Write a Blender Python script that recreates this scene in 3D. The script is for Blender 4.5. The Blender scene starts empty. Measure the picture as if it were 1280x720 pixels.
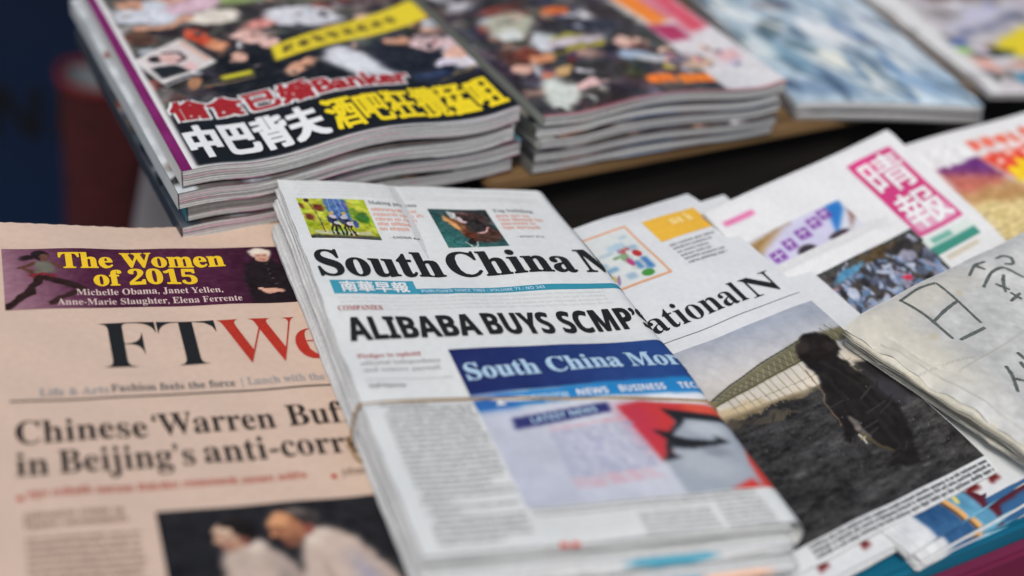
import bpy, bmesh, math, random
import numpy as np
from mathutils import Vector, Matrix

# ------------------------------------------------------------------ camera, world, light
scn = bpy.context.scene
COL = scn.collection
cam = bpy.data.cameras.new('camera')
cam_o = bpy.data.objects.new('camera', cam)
COL.objects.link(cam_o)
cam_o.matrix_world = Matrix(((0.93277475, 0.02518874, -0.35957863, 0.0),
                             (-0.31743470, 0.53003258, -0.78632098, 0.0),
                             (0.17078196, 0.84760309, 0.50239678, 0.405),
                             (0, 0, 0, 1)))
cam.lens = 50.0
cam.sensor_width = 36.0
cam.clip_start = 0.02
cam.clip_end = 200.0
cam.dof.use_dof = True
cam.dof.focus_distance = 0.733
cam.dof.aperture_fstop = 2.7
scn.camera = cam_o

SUN_EL, SUN_AZ = 50.0, 212.0            # azimuth measured clockwise from +Y
world = bpy.data.worlds.new('World')
scn.world = world
world.use_nodes = True
wn = world.node_tree
sky = wn.nodes.new('ShaderNodeTexSky')
sky.sky_type = 'NISHITA'
sky.sun_disc = False
sky.sun_elevation = math.radians(SUN_EL)
sky.sun_rotation = math.radians(SUN_AZ)
sky.air_density = 1.0
sky.dust_density = 4.0
sky.ozone_density = 1.0
wn.links.new(sky.outputs[0], wn.nodes['Background'].inputs[0])
wn.nodes['Background'].inputs[1].default_value = 0.066
sun = bpy.data.lights.new('sun', 'SUN')
sun.energy = 1.75
sun.angle = math.radians(17)
sun.color = (1.0, 0.95, 0.88)
sun_o = bpy.data.objects.new('sun', sun)
COL.objects.link(sun_o)
_a, _e = math.radians(SUN_AZ), math.radians(SUN_EL)
_d = Vector((math.sin(_a) * math.cos(_e), math.cos(_a) * math.cos(_e), math.sin(_e)))
sun_o.rotation_euler = _d.to_track_quat('Z', 'Y').to_euler()
sun_o.location = (1, -1, 2)
scn.view_settings.view_transform = 'Standard'
scn.view_settings.look = 'None'
scn.view_settings.exposure = 0.42
scn.view_settings.gamma = 1.0

rng = np.random.default_rng(7)
random.seed(7)
MM = 0.001


def lin(c):
    c = np.asarray(c, float) / 255.0
    return np.where(c <= 0.04045, c / 12.92, ((c + 0.055) / 1.055) ** 2.4)


# ------------------------------------------------------------------ materials
def _base(name):
    m = bpy.data.materials.new(name)
    m.use_nodes = True
    return m, m.node_tree.nodes, m.node_tree.links, m.node_tree.nodes['Principled BSDF']


def mat_noise(name, c, rough=0.85, amt=0.08, scale=60, bump=0.0, bscale=400, spec=0.3, stretch=(1, 1, 1), c2=None, detail=4):
    m, N, L, P = _base(name)
    tc = N.new('ShaderNodeTexCoord')
    mp = N.new('ShaderNodeMapping')
    mp.inputs['Scale'].default_value = stretch
    L.new(tc.outputs['Object'], mp.inputs[0])
    no = N.new('ShaderNodeTexNoise')
    no.inputs['Scale'].default_value = scale
    no.inputs['Detail'].default_value = detail
    L.new(mp.outputs[0], no.inputs[0])
    cr = N.new('ShaderNodeValToRGB')
    c = np.asarray(c, float)
    hi = np.asarray(c2, float) if c2 is not None else np.clip(c * (1 + amt), 0, 1)
    lo = c if c2 is not None else c * (1 - amt)
    cr.color_ramp.elements[0].position = 0.3
    cr.color_ramp.elements[1].position = 0.7
    cr.color_ramp.elements[0].color = (*lo, 1)
    cr.color_ramp.elements[1].color = (*hi, 1)
    L.new(no.outputs[0], cr.inputs[0])
    L.new(cr.outputs[0], P.inputs['Base Color'])
    P.inputs['Roughness'].default_value = rough
    P.inputs['Specular IOR Level'].default_value = spec
    if bump:
        n2 = N.new('ShaderNodeTexNoise')
        n2.inputs['Scale'].default_value = bscale
        L.new(mp.outputs[0], n2.inputs[0])
        b = N.new('ShaderNodeBump')
        b.inputs['Strength'].default_value = bump
        b.inputs['Distance'].default_value = 0.0006
        L.new(n2.outputs[0], b.inputs['Height'])
        L.new(b.outputs[0], P.inputs['Normal'])
    return m


def mat_print(name, rough=0.8, spec=0.25, amt=0.07, scale=250, bump=0.1, bscale=90, coat=0.0):
    """printed paper: ink colours stored on the mesh, mottled by noise"""
    m, N, L, P = _base(name)
    at = N.new('ShaderNodeAttribute')
    at.attribute_name = 'ink'
    tc = N.new('ShaderNodeTexCoord')
    no = N.new('ShaderNodeTexNoise')
    no.inputs['Scale'].default_value = scale
    no.inputs['Detail'].default_value = 5
    L.new(tc.outputs['Object'], no.inputs[0])
    mr = N.new('ShaderNodeMapRange')
    mr.inputs[1].default_value = 0.25
    mr.inputs[2].default_value = 0.75
    mr.inputs[3].default_value = 1 - amt
    mr.inputs[4].default_value = 1 + amt
    L.new(no.outputs[0], mr.inputs[0])
    mx = N.new('ShaderNodeVectorMath')
    mx.operation = 'SCALE'
    L.new(at.outputs['Color'], mx.inputs[0])
    L.new(mr.outputs[0], mx.inputs['Scale'])
    L.new(mx.outputs[0], P.inputs['Base Color'])
    P.inputs['Roughness'].default_value = rough
    P.inputs['Specular IOR Level'].default_value = spec
    if coat:
        P.inputs['Coat Weight'].default_value = coat
        P.inputs['Coat Roughness'].default_value = 0.28
    if bump:
        n2 = N.new('ShaderNodeTexNoise')
        n2.inputs['Scale'].default_value = bscale
        n2.inputs['Detail'].default_value = 6
        L.new(tc.outputs['Object'], n2.inputs[0])
        b = N.new('ShaderNodeBump')
        b.inputs['Strength'].default_value = bump
        b.inputs['Distance'].default_value = 0.001
        L.new(n2.outputs[0], b.inputs['Height'])
        L.new(b.outputs[0], P.inputs['Normal'])
    return m


K = 0.95
def ink(name, c, rough=0.75, amt=0.12):
    return mat_noise(name, lin(c) * K, rough=rough, amt=amt, scale=500, spec=0.2)


M_NEWS = mat_print('newsprint', rough=0.92, spec=0.15, bump=0.15, bscale=38, amt=.05)
M_GLOSS = mat_print('glossy_cover', rough=0.5, spec=0.22, coat=0.05, bump=0.05, bscale=40, amt=0.05)
M_EDGE = mat_print('page_edges', rough=0.9, spec=0.15, bump=0.15, bscale=500, amt=0.1, scale=400)
I_BLACK = ink('ink_black', (30, 33, 36))
I_SOFT = ink('ink_grey', (95, 98, 102))
I_PALE = ink('ink_pale_grey', (150, 152, 156))
I_RED = ink('ink_red', (176, 50, 38))
I_CRIM = ink('ink_crimson', (160, 36, 44))
I_ORANGE = ink('ink_orange', (218, 150, 130))
I_TEAL = ink('ink_teal', (52, 138, 160))
I_WHITE = ink('ink_white', (226, 230, 233), amt=0.04)
I_YEL = ink('ink_yellow', (238, 214, 38), amt=0.06)
I_GOLD = ink('ink_gold', (238, 198, 42), amt=0.06)
I_CREAM = ink('ink_cream', (214, 190, 186))
I_PINK = ink('ink_magenta', (206, 66, 132))
I_LBLUE = ink('ink_light_blue', (176, 208, 232))
I_BROWN = ink('ink_brown', (92, 66, 46))
I_FTTXT = ink('ink_brown_grey', (142, 120, 108))
I_FTRED = ink('ink_dull_red', (176, 96, 84))
I_FTHEAD = ink('ink_warm_black', (52, 44, 42))
I_MARK = ink('marker_ink', (92, 100, 98), rough=0.6, amt=0.35)


# ------------------------------------------------------------------ object helpers
def link(o, parent=None):
    COL.objects.link(o)
    if parent is not None:
        o.parent = parent
    return o


def tag(o, label=None, cat=None, group=None, kind=None):
    if label: o['label'] = label
    if cat: o['category'] = cat
    if group: o['group'] = group
    if kind: o['kind'] = kind
    return o


def mesh_obj(name, V, F, mat, parent=None, cols=None, smooth=True):
    me = bpy.data.meshes.new(name)
    me.from_pydata([tuple(v) for v in np.asarray(V, float)], [], [tuple(int(i) for i in f) for f in F])
    if cols is not None:
        ca = me.color_attributes.new('ink', 'FLOAT_COLOR', 'POINT')
        c = np.ones((len(V), 4))
        c[:, :3] = cols
        ca.data.foreach_set('color', c.ravel().astype(np.float32))
    if mat: me.materials.append(mat)
    if smooth:
        me.polygons.foreach_set('use_smooth', np.ones(len(me.polygons), bool))
    me.update()
    return link(bpy.data.objects.new(name, me), parent)


def grid_faces(ny, nx, off=0, flip=False):
    i = np.arange(ny - 1)[:, None] * nx + np.arange(nx - 1)[None, :]
    f = np.stack([i, i + 1, i + nx + 1, i + nx], -1).reshape(-1, 4) + off
    return f[:, ::-1] if flip else f


class Frame:
    """a flat pose: origin, in-plane x axis, normal, a slight skew of the folded sheet"""
    def __init__(s, o, x, n, sh=0.0):
        s.o, s.x, s.n = Vector(o), Vector(x).normalized(), Vector(n).normalized()
        s.y = s.n.cross(s.x).normalized()
        s.sh = math.radians(sh)

    def matrix(s, dz=0.0, du=0.0, dv=0.0, rot=0.0):
        o = s.o + s.n * dz * MM + s.x * du * MM + s.y * dv * MM
        m = Matrix(((s.x.x, s.y.x, s.n.x, o.x), (s.x.y, s.y.y, s.n.y, o.y), (s.x.z, s.y.z, s.n.z, o.z), (0, 0, 0, 1)))
        return m @ Matrix.Rotation(math.radians(rot), 4, 'Z')


class Sheet:
    """one printed thing: an Empty, a curved page surface (mm) and the print that lies on it"""
    def __init__(s, name, frame, label, cat, group=None, h=None, dz=0, du=0, dv=0, rot=0, shift=(0, 0), fold=None, step=5.0):
        s.root = bpy.data.objects.new(name, None)
        COL.objects.link(s.root)
        s.root.empty_display_size = 0.02
        s.root.matrix_world = frame.matrix(dz, du, dv, rot)
        tag(s.root, label, cat, group)
        s.sh = frame.sh
        s.h = h or (lambda u, v: 0 * u)
        s.shift, s.fold, s.step = shift, fold, step

    def S(s, u, v, lift=0.0):
        u, v = np.broadcast_arrays(np.asarray(u, float), np.asarray(v, float))
        if s.fold:
            u0, r, k = s.fold
            u0 = u0 + k * np.clip(1 - v / 300.0, 0, 1)
            a = np.clip((u - u0) / r, 0, math.pi)
            ext = np.maximum(u - u0 - math.pi * r, 0)
            x = np.where(u > u0, u0 + (r + lift) * np.sin(a) - ext, u)
            z = np.where(u > u0, (r + lift) * np.cos(a) - r, lift) + s.h(np.minimum(u, u0), v)
        else:
            x, z = u, s.h(u, v) + lift
        return s.loc(x, v, z)

    def loc(s, x, v, z):
        x = x - s.shift[0]
        v = v - s.shift[1]
        return np.stack([x + v * math.sin(s.sh), v * math.cos(s.sh), z + 0 * x], -1) * MM

    def breaks(s, a, b, kind):
        st = s.step
        g = [a, b] + [k * st for k in range(int(math.ceil(a / st)), int(math.floor(b / st)) + 1)]
        if kind == 'u' and s.fold:
            u0, r, k = s.fold
            g += [u for u in np.arange(u0, u0 + k + r * 3.2, r * 0.12) if a < u < b]
        g = np.array(sorted(g))
        return g[np.concatenate([[True], np.diff(g) > 1e-3])]

    def patch(s, name, u0, u1, v0, v1, mat, lift, parent=None, col=None, edge=None):
        us, vs = s.breaks(u0, u1, 'u'), s.breaks(v0, v1, 'v')
        U, V = np.meshgrid(us, vs)
        if edge is not None:
            U, V = edge(U, V)
        P = s.S(U, V, lift).reshape(-1, 3)
        c = None
        if col is not None:
            c = np.broadcast_to(lin(col) * K, P.shape)
        return mesh_obj(name, P, grid_faces(len(vs), len(us)), mat, parent or s.root, c)

    def picture(s, name, cv, lift=0.3, mat=None, parent=None):
        P = s.S(cv.X0, cv.Y0, lift).reshape(-1, 3)
        return mesh_obj(name, P, grid_faces(*cv.X0.shape), mat or M_NEWS, parent or s.root, cv.final())

    def flat(s, name, V, F, mat, lift, parent=None, cut=True, umax=None):
        """drape a flat outline (u, v) on the page"""
        bm = bmesh.new()
        vs = [bm.verts.new((x, y, z)) for x, y, z in V]
        for f in F:
            try: bm.faces.new([vs[i] for i in f])
            except ValueError: pass
        if cut and len(V):
            A = np.asarray(V)
            for k, (a, b) in enumerate(((A[:, 0].min(), A[:, 0].max()), (A[:, 1].min(), A[:, 1].max()))):
                for p in s.breaks(a, b, 'uv'[k])[1:-1]:
                    co, no = ((p, 0, 0), (1, 0, 0)) if k == 0 else ((0, p, 0), (0, 1, 0))
                    bmesh.ops.bisect_plane(bm, geom=bm.verts[:] + bm.edges[:] + bm.faces[:], plane_co=co, plane_no=no)
            if umax is not None and A[:, 0].max() > umax:
                bmesh.ops.bisect_plane(bm, geom=bm.verts[:] + bm.edges[:] + bm.faces[:], plane_co=(umax, 0, 0), plane_no=(1, 0, 0), clear_outer=True)
        bm.verts.index_update()
        C = np.array([v.co[:] for v in bm.verts])
        Fc = [[v.index for v in f.verts] for f in bm.faces]
        bm.free()
        P = s.S(C[:, 0], C[:, 1], lift + C[:, 2])
        # keep every printed face looking up
        return mesh_obj(name, P, Fc, mat, parent or s.root, None, smooth=False)

    def text(s, name, body, mat, base, cap, u0, u1=None, lift=0.45, bold=0.0, parent=None, umax=None, rot=0.0, slope=0.0, thin=0.0):
        V, F, c = glyphs(body, thin)
        V = V.copy()
        k = cap / c
        V[:, 1] *= k
        x0, x1 = V[:, 0].min(), V[:, 0].max()
        V[:, 0] = (V[:, 0] - x0) * (k if u1 is None else (u1 - u0) / (x1 - x0))
        if slope:
            V[:, 1] += V[:, 0] * slope
        if rot:
            cr, sr = math.cos(math.radians(rot)), math.sin(math.radians(rot))
            V = np.stack([V[:, 0] * cr - V[:, 1] * sr, V[:, 0] * sr + V[:, 1] * cr], 1)
        V = V + (u0, base)
        Vs, Fs = [], []
        sq = any(ord(ch) > 0x2E00 and ord(ch) < 0xA000 for ch in body)
        shifts = [(0, 0)] if not bold else [(bold * a, bold * b) for a in (-1, 0, 1) for b in (-1, 0, 1)] if sq else [(bold * a, bold * b) for a, b in ((0, 0), (1, 0), (-1, 0), (0, 1), (0, -1), (.7, .7), (-.7, .7), (.7, -.7), (-.7, -.7))]
        for i, (a, b) in enumerate(shifts):
            n = sum(len(q) for q in Vs)
            Vs.append(np.column_stack([V[:, 0] + a, V[:, 1] + b, np.full(len(V), 0.012 * i)]))
            Fs += [[j + n for j in f] for f in F]
        return s.flat(name, np.concatenate(Vs), Fs, mat, lift, parent, umax=umax)

    def strokes(s, name, lines, mat, w, lift=0.4, parent=None):
        Vs, Fs = [], []
        for li, pts in enumerate(lines):
            pts = np.array(pts, float)
            t = np.linspace(0, len(pts) - 1, 6 * (len(pts) - 1) + 1)
            q = np.stack([np.interp(t, np.arange(len(pts)), pts[:, k]) for k in (0, 1)], 1)
            for _ in range(3):
                q[1:-1] = (q[:-2] + 2 * q[1:-1] + q[2:]) / 4
            d = np.gradient(q, axis=0)
            d /= np.linalg.norm(d, axis=1)[:, None] + 1e-9
            n = np.stack([-d[:, 1], d[:, 0]], 1)
            wd = w * (0.75 + 0.3 * np.sin(np.linspace(0.3, 2.9, len(q)))) * (1 + 0.15 * rng.standard_normal(len(q)).clip(-1, 1))
            k = len(Vs)
            for a, b, ww in zip(q, n, wd):
                Vs.append((*(a + b * ww / 2), 0.01 * li)); Vs.append((*(a - b * ww / 2), 0.01 * li))
            Fs += [[k + 2 * i, k + 2 * i + 1, k + 2 * i + 3, k + 2 * i + 2] for i in range(len(q) - 1)]
        return s.flat(name, Vs, Fs, mat, lift, parent, cut=False)

    def greek(s, name, u0, u1, vt, vb, pitch, xh, mat, lift=0.4, parent=None, ragged=0.0, slope=0.0, fill=1.0, seed=1, para=0.0):
        """body text too small to read: rows of tiny letter strokes"""
        r = random.Random(seed)
        V, F = [], []
        v = vt - xh
        indent = False
        while v >= vb:
            end = u1 - r.random() * ragged * (u1 - u0)
            u = u0 + (indent and xh * 1.5)
            indent = para and r.random() < para
            if indent: end = u0 + (u1 - u0) * r.uniform(.3, .9)
            while u < end - xh:
                n = r.randint(2, 9)
                for _ in range(n):
                    if u > end - xh * .6: break
                    lw = xh * r.choice((.35, .62, .62, .7, .8))
                    up = r.random()
                    hh = xh * (1.4 if up > .75 else 1.0)
                    lo = -xh * .35 if up < .08 else 0
                    y = v + (u - u0) * slope
                    st = xh * .24 * fill
                    for (a, b, c, d) in ((0, st, lo, hh), (st, lw - st, xh - st * .8, xh), (max(lw - st, st), lw, 0, xh)) if lw > xh * .5 else ((0, st * 1.2, lo, hh),):
                        if b - a < 1e-3: continue
                        k = len(V)
                        V += [(u + a, y + c, 0), (u + b, y + c, 0), (u + b, y + d, 0), (u + a, y + d, 0)]
                        F.append((k, k + 1, k + 2, k + 3))
                    u += lw + xh * .16
                u += xh * .45
            v -= pitch
        if not V: return None
        return s.flat(name, V, F, mat, lift, parent, cut=False)

    def body(s, name, u0, u1, v0, v1, top, bot, nsec=3, bulge=(1, 1, 1, 1), jit=0.3, lev=6, mat=None, col=None, parent=None, seed=0, gap=0.12, wob=0.0, flare=0.0):
        """folded sections or trimmed pages: closed blocks with rounded or trimmed sides.
        bulge = left, right, bottom(v0), top(v1) as share of half the section thickness"""
        r = np.random.default_rng(seed)
        st = 7.0
        us = np.linspace(u0, u1, max(4, int((u1 - u0) / st)))
        vs = np.linspace(v0, v1, max(4, int((v1 - v0) / st)))
        nx, ny = len(us), len(vs)
        AV, AF, AC = [], [], []
        off = 0
        for k in range(nsec):
            f0, f1 = k / nsec, (k + 1) / nsec
            du, dv = (r.uniform(-1, 1, 2) * jit * 2 if k < nsec - 1 else (0, 0))
            U, V = np.meshgrid(us + du, vs + dv)
            U = U + flare * np.clip(1 - V / 300, 0, 1) * (U - u0) / (u1 - u0)
            zt, zb = top(U, V), bot(U, V)
            Z0 = zb + (zt - zb) * f0 + gap
            Z1 = zb + (zt - zb) * f1 - (gap if k < nsec - 1 else 0)
            ct = col('flat', U, V, 1.0, k, r)
            for Z, flip in ((Z1, False), (Z0, True)):
                AV.append(s.loc(U, V, Z).reshape(-1, 3)); AF.append(grid_faces(ny, nx, off, flip)); AC.append(ct.reshape(-1, 3)); off += nx * ny
            ring = [(0, i, 0, -1) for i in range(nx)] + [(j, nx - 1, 1, 0) for j in range(ny)] + [(ny - 1, i, 0, 1) for i in range(nx - 1, -1, -1)] + [(j, 0, -1, 0) for j in range(ny - 1, -1, -1)]
            J = np.array([q[0] for q in ring]); I = np.array([q[1] for q in ring]); N = np.array([q[2:] for q in ring], float)
            b = np.where(N[:, 0] < 0, bulge[0], np.where(N[:, 0] > 0, bulge[1], np.where(N[:, 1] < 0, bulge[2], bulge[3])))
            u_, v_, z0_, z1_ = U[J, I], V[J, I], Z0[J, I], Z1[J, I]
            th = (z1_ - z0_) / 2
            wv = wob * (np.sin(u_ * .09 + r.uniform(0, 6)) + np.sin(v_ * .07 + r.uniform(0, 6)) + .6 * np.sin((u_ + v_) * .31 + r.uniform(0, 6)))
            m = len(ring)
            for l in range(lev + 1):
                t = l / lev
                o_ = b * th * math.sin(math.pi * t)
                if 0 < l < lev:
                    o_ = o_ + r.uniform(-1, 1) * jit * .4 + wv * math.sin(math.pi * t)
                AV.append(s.loc(u_ + N[:, 0] * o_, v_ + N[:, 1] * o_, z0_ + (z1_ - z0_) * t))
                AC.append(col('side', u_, v_, t, k, r))
            i = np.arange(m - 1)
            for l in range(lev):
                a = off + l * m
                AF.append(np.stack([a + i, a + i + 1, a + m + i + 1, a + m + i], -1))
            off += m * (lev + 1)
        return mesh_obj(name, np.concatenate(AV), np.concatenate(AF), mat or M_EDGE, parent or s.root, np.concatenate(AC))


_G = {}
def glyphs(body, thin=0.0):
    """flat outlines of a line of lettering, and its capital height"""
    key = (body, thin)
    if key in _G: return _G[key]
    cu = bpy.data.curves.new('lettering', 'FONT')
    cu.body = body
    cu.size = 1.0
    cu.resolution_u = 3
    cu.offset = -thin
    o = bpy.data.objects.new('lettering', cu)
    COL.objects.link(o)
    dg = bpy.context.evaluated_depsgraph_get()
    me = o.evaluated_get(dg).to_mesh()
    V = np.array([v.co[:2] for v in me.vertices]); F = [list(p.vertices) for p in me.polygons]
    nz = np.array([p.normal.z for p in me.polygons])
    F = [f if z > 0 else f[::-1] for f, z in zip(F, nz)]
    o.evaluated_get(dg).to_mesh_clear()
    bpy.data.objects.remove(o); bpy.data.curves.remove(cu)
    ch = next((c for c in body if c not in ' .,‘’-|&'), 'H')
    if 0x1D400 <= ord(ch) <= 0x1D7FF or ord(ch) < 0x250:
        cap = 0.66
    else:
        cap = V[:, 1].max() - V[:, 1].min()
        V[:, 1] -= V[:, 1].min()
    _G[key] = (V, F, cap)
    return _G[key]


def _map(s, up, lo, dg):
    r = ''
    for ch in s:
        if 'A' <= ch <= 'Z': r += chr(up + ord(ch) - 65)
        elif 'a' <= ch <= 'z': r += chr(lo + ord(ch) - 97)
        elif '0' <= ch <= '9': r += chr(dg + ord(ch) - 48)
        else: r += ch
    return r


def SERIF(s): return _map(s, 0x1D400, 0x1D41A, 0x1D7CE)
def SANSB(s): return _map(s, 0x1D5D4, 0x1D5EE, 0x1D7EC)
def FRAK(s): return _map(s, 0x1D56C, 0x1D586, 0x1D7CE)


# ------------------------------------------------------------------ painting of printed pictures
class Cv:
    def __init__(s, u0, u1, v0, v1, res, base):
        s.X, s.Y = np.meshgrid(np.linspace(u0, u1, max(2, int((u1 - u0) / res) + 1)), np.linspace(v0, v1, max(2, int((v1 - v0) / res) + 1)))
        s.c = np.empty(s.X.shape + (3,)); s.c[:] = base
        s.res = res
        s.X0, s.Y0 = s.X, s.Y

    def warp(s, amp, cell, seed, skew=0.0):
        """irregular outlines: what is painted next is drawn through a wobbly lens"""
        keep = s.c
        s.c = np.zeros(s.X.shape + (2,))
        s.X, s.Y = s.X0, s.Y0
        s.noise(1.0, cell, seed, mono=False, ch=2)
        s.X, s.Y = s.X0 - skew * s.Y0 + amp * s.c[..., 0], s.Y0 + amp * s.c[..., 1]
        s.c = keep
        return s

    def unwarp(s):
        s.X, s.Y = s.X0, s.Y0
        return s

    def put(s, m, col):
        m = np.clip(m, 0, 1)[..., None]
        s.c = s.c * (1 - m) + np.asarray(col, float) * m
        return s

    def ell(s, x, y, rx, ry, col, rot=0, soft=0.25, a=1.0):
        c, n = math.cos(math.radians(rot)), math.sin(math.radians(rot))
        dx, dy = s.X - x, s.Y - y
        d = np.hypot((dx * c + dy * n) / rx, (-dx * n + dy * c) / ry)
        return s.put(a * np.clip((1 - d) / soft + .5, 0, 1), col)

    def poly(s, pts, col, soft=0, a=1.0):
        m = np.zeros(s.X.shape, bool)
        n = len(pts)
        for i in range(n):
            (x0, y0), (x1, y1) = pts[i], pts[(i + 1) % n]
            if y0 == y1: continue
            c = ((s.Y >= min(y0, y1)) & (s.Y < max(y0, y1)))
            m ^= c & (s.X < x0 + (s.Y - y0) * (x1 - x0) / (y1 - y0))
        m = s.blur(m.astype(float), max(1, int(soft / s.res)) if soft else 0)
        return s.put(m * a, col)

    def blur(s, m, k):
        for _ in range(2):
            if k:
                p = np.pad(m, k, mode='edge')
                q = np.cumsum(np.pad(p, ((1, 0), (0, 0))), 0); p = (q[2 * k + 1:] - q[:-2 * k - 1]) / (2 * k + 1)
                q = np.cumsum(np.pad(p, ((0, 0), (1, 0))), 1); m = (q[:, 2 * k + 1:] - q[:, :-2 * k - 1]) / (2 * k + 1)
        return m

    def rect(s, a, b, c, d, col, soft=0, al=1.0):
        return s.poly([(a, c), (b, c), (b, d), (a, d)], col, soft, al)

    def line(s, pts, w, col, soft=0.3, a=1.0):
        for (x0, y0), (x1, y1) in zip(pts[:-1], pts[1:]):
            L = max((x1 - x0) ** 2 + (y1 - y0) ** 2, 1e-6)
            t = np.clip(((s.X - x0) * (x1 - x0) + (s.Y - y0) * (y1 - y0)) / L, 0, 1)
            d = np.hypot(s.X - x0 - t * (x1 - x0), s.Y - y0 - t * (y1 - y0))
            s.put(a * np.clip((w / 2 - d) / max(soft, s.res * .6) + .5, 0, 1), col)
        return s

    def grad(s, p, q, c0, c1, mask=None):
        L = (q[0] - p[0]) ** 2 + (q[1] - p[1]) ** 2
        t = np.clip(((s.X - p[0]) * (q[0] - p[0]) + (s.Y - p[1]) * (q[1] - p[1])) / L, 0, 1)[..., None]
        g = np.asarray(c0, float) * (1 - t) + np.asarray(c1, float) * t
        if mask is None: s.c = g
        else: s.c = s.c * (1 - mask[..., None]) + g * mask[..., None]
        return s

    def noise(s, amp, cell, seed=0, sx=1.0, mono=True, ch=3):
        r = np.random.default_rng(seed)
        ny, nx = s.X.shape
        for o, f in ((1, 1), (2, .5), (4, .25)):
            gx, gy = max(2, int(np.ptp(s.X) / (cell * sx) * o) + 2), max(2, int(np.ptp(s.Y) / cell * o) + 2)
            g = r.standard_normal((gy, gx, 1 if mono else ch))
            yi, xi = np.linspace(0, gy - 1.001, ny), np.linspace(0, gx - 1.001, nx)
            y0, x0 = yi.astype(int), xi.astype(int)
            fy, fx = (yi - y0)[:, None, None], (xi - x0)[None, :, None]
            fy, fx = fy * fy * (3 - 2 * fy), fx * fx * (3 - 2 * fx)
            y1, x1 = np.minimum(y0 + 1, gy - 1), np.minimum(x0 + 1, gx - 1)
            n = (g[y0][:, x0] * (1 - fy) * (1 - fx) + g[y0][:, x1] * (1 - fy) * fx + g[y1][:, x0] * fy * (1 - fx) + g[y1][:, x1] * fy * fx)
            s.c = s.c + n * amp * f
        return s

    def person(s, x, y, r, skin, hair, top, ang=90, sh=2.6):
        """a small blurred printed portrait: shoulders, neck, head, hair"""
        a = math.radians(ang)
        ux, uy = math.cos(a), math.sin(a)
        s.ell(x - ux * r * 2.5, y - uy * r * 2.5, r * 1.6, r * sh, top, ang, .2)
        s.ell(x - ux * r * 1.0, y - uy * r * 1.0, r * .7, r * .5, skin, ang, .3)
        s.ell(x + ux * r * .25, y + uy * r * .25, r * 1.15, r * 1.0, hair, ang, .25)
        s.ell(x - ux * r * .12, y - uy * r * .12, r * .9, r * .74, skin, ang, .3)
        s.ell(x - ux * r * .2 + uy * r * .4, y - uy * r * .2 - ux * r * .4, r * .7, r * .45, np.asarray(skin) * .72, ang, .9, .6)
        s.ell(x + ux * r * .3 - uy * r * .25, y + uy * r * .3 + ux * r * .25, r * .4, r * .35, np.minimum(np.asarray(skin) * 1.12, 250), ang, 1.0, .7)
        px, py = -uy, ux
        for k in (-1, 1):
            s.ell(x + px * k * r * .3, y + py * k * r * .3, r * .1, r * .16, np.asarray(skin) * .4, ang, .6)
        s.ell(x - ux * r * .5, y - uy * r * .5, r * .08, r * .22, (150, 70, 70), ang, .6)
        return s

    def clutter(s, n, pal, r0, r1, seed, box=None, soft=.5):
        r = random.Random(seed)
        a, b, c, d = box or (s.X.min(), s.X.max(), s.Y.min(), s.Y.max())
        for _ in range(n):
            k = r.uniform(r0, r1); q = np.array(r.choice(pal), float) + r.uniform(-16, 16)
            x, y, w, h, g = r.uniform(a, b), r.uniform(c, d), k * r.uniform(.5, 1.4), k * r.uniform(.4, 1.1), r.uniform(0, 180)
            s.ell(x, y, w, h, q, g, soft, r.uniform(.6, 1))
            s.ell(x - w * .25, y + h * .3, w * .6, h * .5, q * 1.25 + 10, g, .9, .6)
            s.ell(x + w * .3, y - h * .3, w * .6, h * .5, q * .6, g, .9, .5)
        return s

    def final(s):
        return (lin(np.clip(s.c, 4, 250)) * K).reshape(-1, 3)


def smooth_table(us, vs, T):
    T = np.asarray(T, float)
    us, vs = np.asarray(us, float), np.asarray(vs, float)
    def w(a, g):
        a = np.clip(a, g[0], g[-1])
        i = np.clip(np.searchsorted(g, a, side='right') - 1, 0, len(g) - 2)
        t = (a - g[i]) / (g[i + 1] - g[i])
        return i, t * t * (3 - 2 * t) * .5 + t * .5
    def f(u, v):
        i, a = w(u, us); j, b = w(v, vs)
        return (T[j, i] * (1 - a) * (1 - b) + T[j, i + 1] * a * (1 - b) + T[j + 1, i] * (1 - a) * b + T[j + 1, i + 1] * a * b)
    return f


def paper_col(base, var=10, strips=None):
    base = np.asarray(base, float)
    def f(kind, u, v, t, k, r):
        c = np.empty(u.shape + (3,))
        c[:] = base
        if kind == 'side':
            c += r.uniform(-1, 1) * var + (np.sin(u * .8 + r.uniform(0, 6)) * np.sin(v * .7 + r.uniform(0, 6)))[..., None] * var * .5
            if strips is not None: c = strips(c, u, v, t, k, r)
        return lin(np.clip(c, 3, 250)) * K
    return f


def box(name, frame, u0, u1, v0, v1, z0, z1, mat, parent=None, bev=1.0, dz=0):
    bm = bmesh.new()
    vs = [bm.verts.new((x * MM, y * MM, z * MM)) for z in (z0, z1) for x, y in ((u0, v0), (u1, v0), (u1, v1), (u0, v1))]
    for f in ((3, 2, 1, 0), (4, 5, 6, 7), (0, 1, 5, 4), (1, 2, 6, 5), (2, 3, 7, 6), (3, 0, 4, 7)):
        bm.faces.new([vs[i] for i in f])
    if bev:
        bmesh.ops.bevel(bm, geom=bm.edges[:], offset=bev * MM, segments=2, affect='EDGES')
    me = bpy.data.meshes.new(name)
    bm.to_mesh(me); bm.free()
    me.materials.append(mat)
    o = link(bpy.data.objects.new(name, me), parent)
    if parent is None: o.matrix_world = frame.matrix(dz)
    return o


def empty(name, m, label, cat, group=None):
    o = bpy.data.objects.new(name, None)
    COL.objects.link(o)
    o.matrix_world = m
    o.empty_display_size = 0.02
    return tag(o, label, cat, group)


N6 = (-0.10453, 0.0, 0.99452)
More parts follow.
